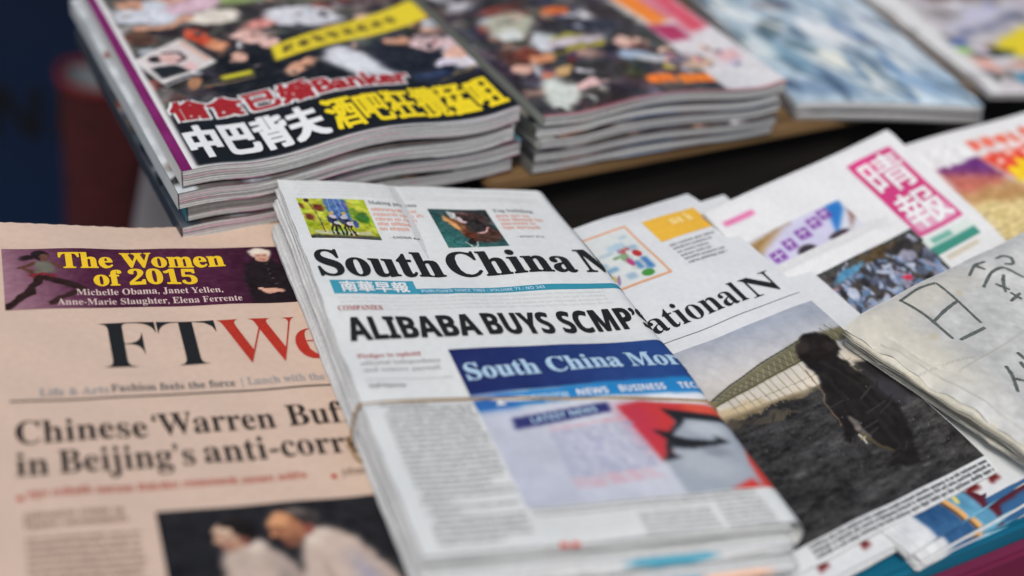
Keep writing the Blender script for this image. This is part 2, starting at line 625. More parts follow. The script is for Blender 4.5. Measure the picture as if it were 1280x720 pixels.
# ================================================================== setting
M_GROUND = mat_noise('dark_paving', (0.03, 0.03, 0.032), rough=0.9, amt=0.4, scale=3)
g = mesh_obj('ground', [(-40, -40, -.8), (40, -40, -.8), (40, 40, -.8), (-40, 40, -.8)], [(0, 1, 2, 3)], M_GROUND)
tag(g, kind='structure')

# ------------------------------------------------------------------ table, shelf
F_TAB = Frame((0.3917, 0.3798, 0.0050), (0.97727, 0.18548, 0.10271), N6)
M_TEAL = mat_noise('worn_teal_paint', lin((12, 88, 118)), rough=0.45, scale=9, c2=lin((22, 112, 142)), bump=0.3, bscale=60, stretch=(.5, 3, 3), spec=0.5, detail=8)
M_MAROON = mat_noise('maroon_paint', lin((108, 34, 66)), rough=0.5, amt=0.15, scale=12, spec=0.4)
tab = empty('display_table', F_TAB.matrix(), 'teal painted table board with a maroon front edge under the newspapers', 'table')
box('table_top', F_TAB, -620, 420, 0, 296, -24, 0, M_TEAL, tab, 2.5)
box('table_top', F_TAB, -620, -62, 296.3, 404, -24, -.4, M_TEAL, tab, 2.0)
box('front_board', F_TAB, -620, 420, -9, -0.6, -150, -8, M_MAROON, tab, 2.0)
for x in (-600, 360):
    for y in (20, 240):
        box('leg', F_TAB, x, x + 45, y, y + 45, -760, -24.5, M_TEAL, tab, 2.0)
M_WEAR = mat_noise('bare_scuffed_paint', lin((96, 152, 168)), rough=0.7, amt=0.3, scale=200)

F_SH = Frame((0.3200, 0.7069, 0.0277), (0.98037, 0.16809, 0.10304), N6)
M_WOOD = mat_noise('shelf_wood', lin((92, 70, 46)), rough=0.65, scale=10, c2=lin((132, 106, 72)), bump=0.3, bscale=80, stretch=(.6, 8, 8), spec=0.3, detail=8)
M_DARK = mat_noise('riser_gap_shade', (0.012, 0.010, 0.009), rough=0.85, amt=0.4, scale=20, stretch=(.5, 6, 6))  # near-black colour stands in for the shade in the gap below the shelf
shf = empty('magazine_shelf', F_SH.matrix(), 'brown wooden shelf board on an added riser coloured as shade under the magazine stacks', 'shelf')
box('shelf_board', F_SH, -22, 470, 5, 330, -6.5, 0, M_WOOD, shf, 1.5)
box('riser', F_SH, -16, 460, 20, 50, -790, -6.8, M_DARK, shf, 1.0)
box('riser', F_SH, -16, 460, 270, 320, -790, -6.8, M_DARK, shf, 1.0)

# ------------------------------------------------------------------ things behind, on the left
M_BLUE = mat_noise('dark_blue_panel', (0.0010, 0.007, 0.026), rough=0.7, scale=3, c2=(0.0014, 0.011, 0.042), spec=0.25, bump=0.2, bscale=12)
F_BL = Frame((-0.6, 1.86, -0.8), (1, 0.0, 0), (0, -1, 0))
bl = empty('navy_signboard', Matrix.Translation((-0.6, 1.86, -0.8)), 'dark navy blue signboard with dim black lettering behind the red bin', 'sign')
def box_at(name, a, b, mat, parent, bev=2.0):
    f = Frame((0, 0, 0), (1, 0, 0), (0, 0, 1))
    return box(name, f, a[0], b[0], a[1], b[1], a[2], b[2], mat, parent, bev)
box_at('board', (0, 0, 0), (1500, 25, 980), M_BLUE, bl)
M_BLK = mat_noise('black_lettering', (0.0012, 0.0012, 0.002), rough=0.7, amt=0.2, scale=20)
V, F, c = glyphs(SANSB('NE'))
V = V * (70 / c) * MM
mesh_obj('lettering', [(0.628 + x, -0.002, 0.285 + y) for x, y in V], F, M_BLK, bl, smooth=False)

# red bin: a tapered soft tub with an open top
M_RED = mat_noise('dull_red_plastic', lin((36, 11, 15)), rough=0.8, scale=16, c2=lin((74, 24, 28)), bump=0.5, bscale=60, stretch=(1.5, 1.5, 9), spec=0.3)
M_RIM = mat_noise('red_rim', lin((92, 18, 25)), rough=0.7, amt=0.2, scale=30)
M_LINER = mat_noise('grey_liner', lin((100, 108, 114)), rough=0.8, amt=0.5, scale=12)
bn = empty('red_bin', Matrix.Translation((0.1640, 1.60, -0.8)), 'dark red tapered bin with pale liner, behind the newspapers at left', 'bin')
def tub(r0, r1, z0, z1, n=40, m=14, q=0.85, tilt=0.0):
    V, F = [], []
    for j in range(m + 1):
        t = j / m
        for i in range(n):
            a = 2 * math.pi * i / n
            ca, sa = math.cos(a), math.sin(a)
            rr = (r0 + (r1 - r0) * t) / (abs(ca) ** 3 + abs(sa) ** 3) ** (1 / 3)
            rr *= 1 + .012 * math.sin(5 * a + 6 * t)
            V.append((rr * ca, rr * sa * q, z0 + (z1 - z0) * t + tilt * ca * t))
    for j in range(m):
        for i in range(n):
            F.append((j * n + i, j * n + (i + 1) % n, (j + 1) * n + (i + 1) % n, (j + 1) * n + i))
    return V, F
V, F = tub(.027, .054, 0.0, .49, tilt=-0.004)
n0 = len(V)
F.append(tuple(range(39, -1, -1)))
Vi, Fi = tub(.024, .051, 0.004, .488, tilt=-0.004)
mesh_obj('tub', V, F, M_RED, bn)
mesh_obj('liner', Vi, [f[::-1] for f in Fi] + [tuple(range(40 * 10, 40 * 11))], M_LINER, bn)
Vr, Fr = [], []
for i in range(40):
    a = 2 * math.pi * i / 40
    ca, sa = math.cos(a), math.sin(a)
    rr = .0535 / (abs(ca) ** 3 + abs(sa) ** 3) ** (1 / 3)
    for k in range(8):
        b = 2 * math.pi * k / 8
        q = rr + .004 * math.cos(b)
        Vr.append((q * ca, q * sa * .85, .49 - .004 * ca + .006 * math.sin(b)))
for i in range(40):
    for k in range(8):
        Fr.append((i * 8 + k, ((i + 1) % 40) * 8 + k, ((i + 1) % 40) * 8 + (k + 1) % 8, i * 8 + (k + 1) % 8))
mesh_obj('rim', Vr, Fr, M_RIM, bn)
M_PLANK = mat_noise('grey_board', lin((112, 112, 120)), rough=0.8, scale=6, c2=lin((138, 138, 146)), bump=0.3, bscale=40, stretch=(3, 3, .4))
bm = bmesh.new()
pv = [bm.verts.new(p) for p in ((0, 0, 0), (.038, 0, 0), (.038, .02, 0), (0, .02, 0), (.085, 0, .72), (.122, 0, .72), (.122, .02, .72), (.085, .02, .72))]
for f in ((3, 2, 1, 0), (4, 5, 6, 7), (0, 1, 5, 4), (1, 2, 6, 5), (2, 3, 7, 6), (3, 0, 4, 7)): bm.faces.new([pv[i] for i in f])
bmesh.ops.bevel(bm, geom=bm.edges[:], offset=.002, segments=2, affect='EDGES')
me = bpy.data.meshes.new('grey_plank'); bm.to_mesh(me); bm.free(); me.materials.append(M_PLANK)
pl = link(bpy.data.objects.new('grey_plank', me)); pl.location = (.073, 1.1, -.8)
tag(pl, 'grey leaning plank between the red bin and the magazine stack', 'plank')

# ================================================================== pink weekend newspaper (left)
FLAT = Frame((0.0, 0.0, 0.012), (1, 0, 0), (0, 0, 1))
def h_ft(u, v):
    return .35 * np.sin(u * .12 + v * .04) * np.sin(v * .08 - u * .02) + 0.5 * np.sin(u * .035 + 1) + 0.5 * np.sin(v * .02) * np.cos(u * .02) + 1.2 * np.exp(-((v - 690) / 14.0) ** 2) * np.sin(u * .045 + .6)
FT = Sheet('pink_newspaper', FLAT, 'salmon pink weekend broadsheet with a purple banner and large FT title at left', 'newspaper', 'newspapers laid out on the table', h=h_ft)
SAL = (208, 185, 169)
def ft_bot(u, v):
    table = (u * MM - .3917) * .1051 * 1000 + 5 - 12
    return np.where(u > 232, -6.2, np.minimum(table + .6, -8))
FT.body('pages', 6.5, 299, 331, 687.4, lambda u, v: h_ft(u, v) - .15, ft_bot, nsec=5, bulge=(.6, .6, .8, .2), jit=.8, lev=4, mat=M_EDGE, col=paper_col(SAL, 8), seed=3)
def serr(U, V):
    V = V.copy()
    V[-1] += 0.5 * np.sign(np.sin(np.arange(U.shape[1]) * 2.3)) * .6
    return U, V
FT.step = 3.0
FT.patch('front_page', 6, 300, 330, 688.5, M_NEWS, 0.0, col=SAL, edge=serr)
FT.step = 5.0
cv = Cv(18.3, 290, 607, 663.6, .9, (70, 28, 54))
cv.grad((18, 630), (62, 640), (150, 112, 126), (74, 31, 58))
cv.noise(4, 20, 1)
cv.grad((118, 0), (150, 0), (70, 30, 56), (54, 20, 42), mask=np.clip((cv.X - 118) / 20, 0, 1))
cv.warp(.5, 5, 81)
# running figure
dk = (44, 26, 26)
cv.ell(36.5, 657, 3.6, 5.2, (30, 20, 24), 20); cv.ell(30, 655, 4, 2, (36, 24, 28), 20, .6)
cv.ell(38, 654.5, 2.2, 3.4, (104, 70, 58), 10)
cv.poly([(32, 651), (42, 652), (43, 641), (34, 639)], (108, 108, 96), 1)
cv.line([(33, 650), (27, 645), (33, 641)], 2.6, (92, 60, 50)); cv.line([(42, 650), (47, 644), (52, 648)], 2.4, (96, 62, 52))
cv.ell(37, 637, 6.5, 3.4, (120, 40, 48), -15)
cv.line([(36, 636), (30, 622), (18.5, 609)], 4.6, dk); cv.line([(39, 635), (50, 629), (56, 625)], 5.4, dk); cv.line([(56, 625), (46, 618), (40, 612)], 3.6, (54, 34, 34))
# standing figure in dark clothes
cv.poly([(138, 607), (136.5, 632), (140, 645), (146, 651), (155, 651), (160, 644), (166, 630), (168, 607)], (30, 22, 28), 1.5)
cv.ell(149, 656.5, 5.6, 5.4, (214, 204, 190)); cv.ell(149.6, 653.2, 3.8, 4.6, (202, 158, 138)); cv.ell(149, 659.2, 5, 2.6, (226, 218, 204), 0, .5)
for k in (-1.4, 1.4): cv.ell(149.6 + k, 654, .7, .5, (92, 62, 58), 0, .6)
cv.ell(149.8, 651, 1.3, .4, (160, 80, 78), 0, .6)
cv.ell(149.5, 618.5, 6, 2.6, (206, 160, 140), -8); cv.ell(145, 620, 2.6, 1.6, (214, 170, 150), -30)
for k in range(5): cv.ell(150.5 + .3 * k, 645 - 5 * k, .6, .6, (88, 76, 80))
cv.noise(4, 2.5, 82); cv.unwarp()
bnr = FT.picture('banner', cv, .25)
FT.text('banner_title', SERIF('The Women'), I_GOLD, 644.3, 14.2, 45.7, 129, parent=bnr, bold=.35)
FT.text('banner_title', SERIF('of 2015'), I_GOLD, 627.6, 13.6, 61.5, 112.5, parent=bnr, bold=.35)
FT.text('banner_names', SERIF('Michelle Obama, Janet Yellen,'), I_CREAM, 618.6, 5.4, 52, 124, parent=bnr)
FT.text('banner_names', SERIF('Anne-Marie Slaughter, Elena Ferrente'), I_CREAM, 609.6, 5.4, 42.5, 132.5, parent=bnr)
FT.text('masthead', SERIF('F'), I_BLACK, 555, 37.4, 59.5, 86, thin=.013)
FT.text('masthead', SERIF('T'), I_BLACK, 555, 37.4, 87, 115, thin=.013)
FT.text('masthead', SERIF('W'), I_RED, 555, 37, 116, 155, thin=.013)
FT.text('masthead', SERIF('eekend'), I_RED, 555, 37, 151.5, 285, thin=.013)
FT.text('strapline', SERIF('Life & Arts'), I_PALE, 536.2, 5.4, 30, 60)
FT.text('strapline', SERIF('Fashion feels the force'), I_SOFT, 536.6, 5.4, 61, 117)
FT.text('strapline', SERIF('| Lunch with the FT'), I_PALE, 537.2, 5.4, 120, 168)
FT.patch('rule', 17.5, 288, 532.2, 533.3, I_BLACK, .3)
FT.text('headline', SERIF('Chinese'), I_FTHEAD, 502.6, 15, 18.9, 73.5)
FT.text('headline', SERIF('‘Warren'), I_FTHEAD, 503.4, 15, 76, 130)
FT.text('headline', SERIF('Buffett’'), I_FTHEAD, 504, 15, 135.8, 187)
FT.text('headline', SERIF('in'), I_FTHEAD, 480.8, 15, 18.2, 31)
FT.text('headline', SERIF('Beijing’s'), I_FTHEAD, 481.3, 15, 35, 91)
FT.text('headline', SERIF('anti-corruption'), I_FTHEAD, 482.3, 15, 95, 204)
FT.greek('summary_line', 22, 140, 470.5, 465, 6, 3.6, I_FTRED, slope=0.003, seed=4)
FT.greek('summary_line', 152, 280, 470.5, 465, 6, 3.6, I_FTTXT, slope=0.003, seed=5)
for x in (19, 148):
    b = FT.patch('bullet', x - 1.2, x + 1.2, 465.5, 468.2, I_RED, .4)
FT.greek('byline', 20, 62, 457, 447, 5.6, 3.2, I_FTTXT, ragged=.3, seed=8)
FT.greek('text_column', 20, 64, 442, 336, 4.0, 1.9, I_FTTXT, seed=9, para=.14)
cv = Cv(70.5, 262, 336, 453, 1.0, (34, 35, 40))
cv.noise(3, 12, 3)
cv.warp(.7, 7, 77)
wt, sk = (192, 174, 162), (190, 152, 128)
cv.poly([(93, 424), (99, 431), (108, 431), (117, 421), (127, 404), (136, 380), (140, 336), (88, 336), (91, 400)], wt, 1.2)
cv.poly([(110, 424), (120, 410), (129, 393), (126, 380), (116, 400)], (150, 138, 134), 2); cv.poly([(99, 431), (105, 424), (112, 428), (107, 433)], (214, 198, 186), .8)
cv.ell(102.5, 438, 6.4, 7.4, (28, 24, 25), 20); cv.ell(97.2, 435, 5.6, 8.2, sk, 18, .2); cv.ell(95.6, 438.5, 3.2, 4, (214, 184, 160), 20, .7); cv.ell(96, 428.6, 3.2, 2.4, (168, 126, 106), 20, .5)
cv.ell(103.2, 433, 2.0, 3.0, (134, 84, 74), 10, .4); cv.line([(92.6, 436.6), (96, 437.2)], .8, (88, 62, 54), .5); cv.line([(93.2, 429.4), (95.6, 428.8)], .7, (120, 66, 60), .5); cv.ell(91.8, 433, 1.2, 1.4, (200, 160, 136), 0, .4)
cv.poly([(125, 424), (131, 436), (138, 436), (148, 429), (160, 405), (172, 375), (180, 336), (118, 336), (122, 400)], (198, 180, 168), 1.2)
cv.poly([(142, 424), (153, 408), (158, 390), (148, 394)], (150, 150, 170), 3); cv.poly([(131, 436), (127, 425), (133, 424), (139, 433)], (214, 200, 188), .8)
cv.ell(127.5, 443, 8.6, 6.2, (62, 56, 56), -22); cv.ell(121.8, 437, 6.8, 9.2, (164, 112, 84), 24, .2); cv.ell(119, 442, 4.2, 4.6, (206, 150, 108), 25, .7); cv.ell(122.5, 428.5, 4, 3.2, (128, 86, 68), 20, .5)
cv.ell(130, 436, 2.4, 3.4, (138, 78, 68), 10, .4); cv.line([(115.5, 437.5), (119.5, 438.5)], .9, (84, 54, 46), .5); cv.ell(115, 433.5, 1.5, 1.6, (186, 130, 98), 0, .4); cv.line([(117, 429.6), (120, 428.6)], .8, (112, 60, 54), .5)
cv.ell(131, 446, 4.5, 2.0, (128, 122, 118), -25, .6); cv.ell(103.6, 440.5, 5.2, 6.0, (27, 24, 25), 30, .25); cv.ell(99.5, 443.2, 4.6, 2.4, (30, 26, 26), 20, .4); cv.ell(130.5, 444.5, 5.6, 4.2, (58, 53, 54), -28, .3); cv.ell(126, 447.2, 5.0, 1.8, (104, 96, 92), -15, .6)
cv.ell(97, 434.6, .9, .7, (60, 44, 40), 0, .6); cv.ell(120.5, 436.6, 1.0, .8, (64, 40, 34), 0, .6)
for p_ in ([(100, 420), (104, 400), (106, 370)], [(118, 410), (122, 390), (122, 360)], [(132, 420), (136, 400), (134, 370)], [(150, 420), (156, 400), (160, 372)]): cv.line(p_, 2.0, (168, 150, 142), 2.0, .6)
cv.noise(4, 4, 78); cv.unwarp()
FT.picture('photo', cv, .25)

# ================================================================== stack of white newspapers (middle)
F_SC = Frame((0.1605, 0.380, 0.040), (1, 0, 0), (0, 0, 1))
h_sc = smooth_table([0, 50, 80, 120, 160], [0, 80, 115, 150, 205, 300],
                    [[.5, 0, -.5, 0, 0], [-.5, 0, 1, 2, .8], [0, -.5, 1.5, 3, 2], [-.5, .2, .3, -1.5, .3], [2.5, 0, -.7, 1.2, .5], [4, 2, -.5, -2, -3]])
h_sc0 = h_sc
def band_v(u):
    return np.interp(u, (0, 20, 54, 75, 95, 120, 140, 157), (102, 101.6, 100.2, 97, 94.2, 91.8, 90, 87.6))
def h_sc(u, v):
    e = 1 + 1.2 * np.exp(-np.maximum(u, 0) / 6)
    return (h_sc0(u, v) - .55 * e * np.exp(-((v - band_v(u)) / 2.2) ** 2) - .35 * e * np.exp(-((v - band_v(u)) / 9) ** 2)
            - .9 * np.exp(-((u - 67 + .03 * (300 - v)) / 3.2) ** 2) * np.clip((v - 130) / 120, 0, 1)
            + .35 * np.sin(u * .11 + v * .035) * np.sin(v * .05 - u * .02) - .5 * np.exp(-np.maximum(v - 1, 0) / 5))
PW = (216, 221, 222)
UF, RF, KF = 152.5, 8.5, 10.0
SC_LAB = ['white newspaper with large black headline ALIBABA BUYS SCMP, topmost of the banded pile',
          'white newspaper directly under the topmost one, teal patch on its front fold',
          'white newspaper third from top in the banded pile, peach patch on its fold',
          'white newspaper lowest in the banded pile, lying on the salmon pink paper']
sc = []
for k in range(4):
    s = Sheet('white_newspaper', F_SC, SC_LAB[k], 'newspaper', 'white newspapers in the banded pile', h=h_sc, dz=-7.0 * k,
              du=(0, 0, .3, 1.6)[k], dv=(0, -6.5, -13, -8)[k], rot=(0, .55, .35, .9)[k], fold=(UF, RF, KF))
    if k < 3: bot = lambda u, v: h_sc(u, v) - 6.9
    else: bot = lambda u, v: np.minimum(h_sc(u, v) - 4.5, -6.6)
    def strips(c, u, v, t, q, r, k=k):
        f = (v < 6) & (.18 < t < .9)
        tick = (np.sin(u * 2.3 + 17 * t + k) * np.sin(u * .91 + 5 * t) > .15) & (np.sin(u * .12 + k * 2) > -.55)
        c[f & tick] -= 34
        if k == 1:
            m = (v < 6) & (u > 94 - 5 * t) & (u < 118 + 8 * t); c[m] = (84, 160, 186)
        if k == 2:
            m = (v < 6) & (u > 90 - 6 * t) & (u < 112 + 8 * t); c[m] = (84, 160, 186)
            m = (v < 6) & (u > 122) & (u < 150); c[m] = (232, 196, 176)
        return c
    ns = (3, 1, 2, 1)[k]
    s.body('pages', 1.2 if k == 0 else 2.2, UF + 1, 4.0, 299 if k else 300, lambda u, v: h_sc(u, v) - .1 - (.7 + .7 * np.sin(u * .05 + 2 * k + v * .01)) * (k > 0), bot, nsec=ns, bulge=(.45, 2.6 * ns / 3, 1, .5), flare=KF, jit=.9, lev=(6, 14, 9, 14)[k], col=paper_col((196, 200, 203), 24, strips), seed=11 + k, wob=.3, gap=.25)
    sc.append(s)
S0 = sc[0]
def rag(U, V):
    return U + 0.25 * np.sin(V * .21) * (U < 1), V
S0.patch('front_page', 0, UF + RF * 2.2 + KF, 2.5, 301, M_NEWS, 0.15, col=PW, edge=rag)
UM = UF + RF * 2.2 + KF * .5
# faint print of the back of the sheet showing through
I_SHOW = ink('ink_show_through', (204, 209, 211), amt=.05)
S0.greek('show_through', 8, 150, 300, 284, 3.4, 1.5, I_SHOW, lift=.28, seed=91, para=.2)
S0.greek('show_through', 8, 150, 185, 170, 3.4, 1.5, I_SHOW, lift=.28, seed=92, para=.2)
S0.greek('show_through', 52, 94, 17, 6, 3.4, 1.5, I_SHOW, lift=.28, seed=93)
# racing photo
cv = Cv(6.6, 44.2, 239.6, 281, .5, (150, 170, 52))
cv.grad((0, 240), (0, 281), (168, 178, 52), (184, 192, 60)); cv.noise(14, 5, 2)
cv.warp(.35, 3.5, 65); cv.rect(21, 33, 258, 281, (74, 104, 158), .6); cv.noise(6, 3, 4)
for x in (23, 26.5, 30): cv.line([(x, 258), (x, 281)], .8, (120, 150, 196))
cv.rect(6, 45, 239, 243, (74, 78, 66), .6); cv.rect(10, 40, 244, 247, (196, 198, 188), .8, .8)
cv.poly([(14, 268), (19.5, 267), (19.5, 274), (14, 275)], (104, 56, 40), .5); cv.poly([(8, 258), (12, 257), (12, 264), (8, 265)], (104, 56, 40), .5); cv.poly([(7, 270), (9, 269), (9, 275), (7, 276)], (104, 50, 40), .5)
cv.line([(12, 278), (15, 260), (15, 246)], .8, (92, 84, 76)); cv.ell(12, 279, 1.6, 2.4, (60, 44, 40))
cv.ell(39, 262, 4, 6, (64, 116, 46), 0, .4); cv.ell(35, 268, 3, 4, (108, 150, 50), 0, .4)
for x, c in ((22, (42, 36, 38)), (28.5, (44, 34, 38))):
    cv.ell(x, 257, 2.6, 6, c, 10, .4); cv.ell(x + .5, 262, 2, 2.2, (190, 190, 196)); cv.ell(x + .2, 265.5, 1.3, 1.5, (206, 170, 90)); cv.ell(x + 1.8, 255, 1.8, 2.4, (206, 206, 210), 20)
    for d in (-1.6, 0.2, 2.0): cv.line([(x + d, 253), (x + d * 1.4, 243.5)], 1.1, (38, 30, 32))
    cv.ell(x - 1.6, 258, 1.4, 3.6, (56, 66, 96), 15)
cv.ell(33.5, 255, 1.6, 4.5, (60, 84, 140))
cv.noise(9, 1.6, 61); cv.noise(6, 5, 62, mono=False); cv.unwarp()
S0.picture('racing_photo', cv, .3)
# horse photo
cv = Cv(79, 113.3, 232.6, 275, .5, (38, 66, 72))
cv.grad((80, 236), (112, 272), (46, 108, 104), (44, 52, 58)); cv.noise(5, 6, 6)
cv.warp(.9, 5, 66); cv.ell(100, 262, 11, 12, (58, 44, 42), -30, .4); cv.ell(104, 246, 11, 10, (78, 54, 46), -20, .4); cv.ell(101, 256, 7, 7, (40, 36, 38), 0, .5)
cv.ell(91, 257, 4.2, 11, (122, 76, 48), 22, .3); cv.ell(88.5, 258, 2.2, 10, (214, 160, 104), 22, .5); cv.ell(91.5, 268, 1.8, 5, (188, 194, 190), 5, .4); cv.ell(94.5, 263, 1.4, 2.6, (208, 190, 196), 10)
cv.ell(95, 246, 3.6, 4.4, (92, 50, 36), 10, .4); cv.ell(94.5, 239, 2.4, 3, (36, 30, 30)); cv.line([(90, 238), (92, 234.5), (97, 234.5), (98, 238)], .8, (196, 200, 198))
cv.line([(100, 249), (105, 249.5), (108, 254)], 1.6, (206, 160, 160)); cv.ell(97, 270, 4, 1.6, (118, 82, 84), 0, .5); cv.rect(79, 80.5, 232, 236, (70, 110, 104))
cv.noise(9, 2, 63); cv.noise(5, 6, 64); cv.unwarp()
S0.picture('horse_photo', cv, .3)
S0.text('teaser_title', SERIF('Making progress'), I_SOFT, 276.5, 3.6, 46, 73.5)
S0.greek('teaser_text', 46, 74, 272, 248, 4.9, 2.7, I_ORANGE, ragged=.3, seed=21, fill=.85)
S0.text('teaser_source', SANSB('- CHINA A4'), I_SOFT, 241.6, 1.9, 49, 66)
S0.text('teaser_title', SERIF('Top building'), I_SOFT, 271.5, 3.4, 117, 141)
S0.greek('teaser_text', 117, 146, 268, 247, 4.6, 2.6, I_ORANGE, ragged=.3, seed=22, fill=.85)
S0.text('teaser_source', SANSB('- SPORT B12'), I_PALE, 241.5, 1.9, 121, 137)
S0.text('masthead', SERIF('South'), I_BLACK, 204, 22.8, 4.2, 69.2, slope=.0, bold=.45)
S0.text('masthead', SERIF('China'), I_BLACK, 204, 22.8, 73.4, 142.6, bold=.45)
S0.text('masthead', SERIF('Morning'), I_BLACK, 204, 22.8, 148, 242, umax=UM, bold=.4)
bar = S0.patch('title_bar', 7, 50, 187.8, 199.8, M_NEWS, .3, col=(62, 150, 176), edge=None)
S0.patch('title_rule', 50, UM, 187.4, 192.4, M_NEWS, .3, parent=bar, col=(54, 142, 166))
S0.text('title_characters', '南華早報', I_WHITE, 189.3, 9, 11.5, 46, parent=bar, lift=.5, bold=.18)
S0.text('date_line', SANSB('PUBLISHED SINCE 1903 | VOLUME 71 / NO 343'), I_LBLUE, 188.6, 2.3, 52, 118, parent=bar, lift=.5)
S0.text('section_label', SERIF('COMPANIES'), I_CRIM, 173.6, 3.6, 6, 28)
S0.text('headline', SANSB('ALIBABA'), I_BLACK, 149.5, 16.6, 6.8, 71.5, bold=.4)
S0.text('headline', SANSB('BUYS'), I_BLACK, 149.8, 16.6, 75.5, 110.5, bold=.4)
S0.text('headline', SANSB('SCMP’S'), I_BLACK, 150.2, 16.6, 115.5, 166, umax=UM, bold=.4)
S0.text('summary', SERIF('Pledges to uphold'), I_CRIM, 135.2, 3.1, 6.4, 36.5)
S0.text('summary', SERIF('editorial independence'), I_PALE, 129.5, 3.1, 6.6, 44.5)
S0.text('summary', SERIF('and remove paywall'), I_PALE, 124.0, 3.1, 6.6, 43)
S0.patch('rule', 5.5, 47, 117.6, 118, I_PALE, .35)
S0.text('byline', SANSB('Staff Reporter'), I_SOFT, 111.8, 2.5, 6, 23.5)
S0.greek('text_column', 8, 49.5, 99.5, 6, 3.5, 1.65, I_BLACK, seed=31, fill=.75, para=.14)
# screen photo on the page
cv = Cv(50.5, UM, 24.5, 138.6, .7, (206, 212, 222))
cv.grad((60, 30), (150, 90), (186, 192, 208), (216, 220, 228)); cv.noise(2.5, 12, 8)
cv.rect(50, 180, 103, 140, (30, 52, 112), .5)
cv.grad((60, 0), (150, 0), (30, 42, 96), (40, 72, 134), mask=((cv.Y > 103)).astype(float)); cv.noise(2.5, 10, 9)
cv.poly([(50, 101), (120, 104), (180, 106), (180, 93), (120, 94.5), (50, 90.5)], (38, 128, 192), .6)
cv.poly([(50, 101), (70, 102), (70, 91), (50, 90.5)], (52, 104, 176), 3)
red = (198, 60, 62)
cv.poly([(115.5, 85.5), (129, 89.5), (148, 86), (182, 78), (182, 70), (139, 70), (129, 50), (121.5, 46)], red, .5)
cv.poly([(115.5, 85.5), (129, 88), (127, 64), (121.5, 48)], (190, 58, 84), 5)
cv.poly([(148, 86.5), (182, 78), (182, 72), (150, 78)], (216, 88, 66), 2.5)
gr = (158, 168, 180)
cv.poly([(140, 79), (182, 70), (182, 23), (124, 23), (123, 46), (130, 49), (128, 56), (132, 62), (140, 72)], gr, .5)
cv.ell(142, 42, 15, 9, (174, 183, 192), -30, .8); cv.ell(152, 66, 9, 5, (182, 190, 198), -20, .8); cv.ell(150, 50, 6, 3.6, (140, 148, 158), -10, .9)
blk = (34, 37, 42)
cv.poly([(136.5, 83), (165, 74.5), (182, 70), (182, 66), (164, 70), (145, 74.6), (143.5, 72), (134, 63.5), (132.5, 58), (128, 51.5), (131.5, 47.5), (121.5, 45.6), (125.5, 50), (127, 55), (130, 60), (125.5, 67.5), (133, 65.5), (140.5, 72.5)], blk, .3)
cv.poly([(131, 64), (140, 60), (152, 57.5), (155, 59), (152.5, 62.5), (160, 56), (152, 54.5), (140, 53), (131, 54.5)], blk, .3)
cv.poly([(143, 23), (159, 31), (160, 23)], (206, 62, 56), .8)
cv.poly([(168, 55), (163, 44), (162, 34), (161, 23), (182, 23), (182, 55)], (206, 66, 58), .8)
cv.line([(168, 52), (168, 40), (170, 23)], 1.4, (206, 196, 200), .8)
cv.poly([(63.5, 83.2), (112, 89.2), (111.5, 82), (63, 75.2)], (50, 54, 112), .4)
for i in range(12):
    y = 73 - i * 3.5
    col = (158, 161, 190) if i not in (0, 10, 11) else (208, 160, 172)
    x = 78 - i * .2
    while x < 116:
        w = random.uniform(3, 9); cv.rect(x, min(x + w, 118), y + (x - 78) * .07, y + 1.7 + (x - 78) * .07, col, .5); x += w + 1.6
ph = S0.picture('photo', cv, .3)
S0.text('screen_title', SERIF('South China Morning'), I_LBLUE, 113.8, 12.0, 53.5, 190, parent=ph, lift=.55, slope=.012, umax=UM, bold=.2)
for t_, a, b, y in (('OPINION', 78, 96, 94.6), ('NEWS', 100.5, 116, 95.6), ('BUSINESS', 122, 146, 96.2), ('TECH', 153, 166, 96.4)):
    S0.text('menu_word', SANSB(t_), I_WHITE if a > 90 else I_LBLUE, y, 4.0, a, b, parent=ph, lift=.55, umax=UM, slope=.01)
S0.text('home_icon', '▲', I_WHITE, 93.4, 4, 60, 65, parent=ph, lift=.55)
S0.text('box_title', SANSB('LATEST NEWS'), I_LBLUE, 78.6, 3.6, 72, 105, parent=ph, lift=.55, slope=.12)
S0.greek('caption', 52, UF + 3, 23.4, 19, 3, 1.1, I_SOFT, seed=35)
S0.greek('text_column', 96, 131, 15.5, 2, 2.7, 1.3, I_PALE, seed=36)
S0.greek('text_column', 134, UF + 5, 17.5, 2, 2.7, 1.3, I_PALE, seed=37)
cv = Cv(56, 66, .6, 4.4, .3, PW); cv.ell(58.6, 0, 2.2, 3.6, (214, 82, 60)); cv.ell(63.6, 0, 2.2, 3.6, (214, 82, 60))
S0.picture('red_mark', cv, .32)
# dark picture on the part that wraps round the fold
cv = Cv(UF + RF * .8, UF + RF * 2.2, 216, 274, .5, (44, 48, 52)); cv.noise(22, 4, 3)
S0.picture('wrapped_photo', cv, .32)

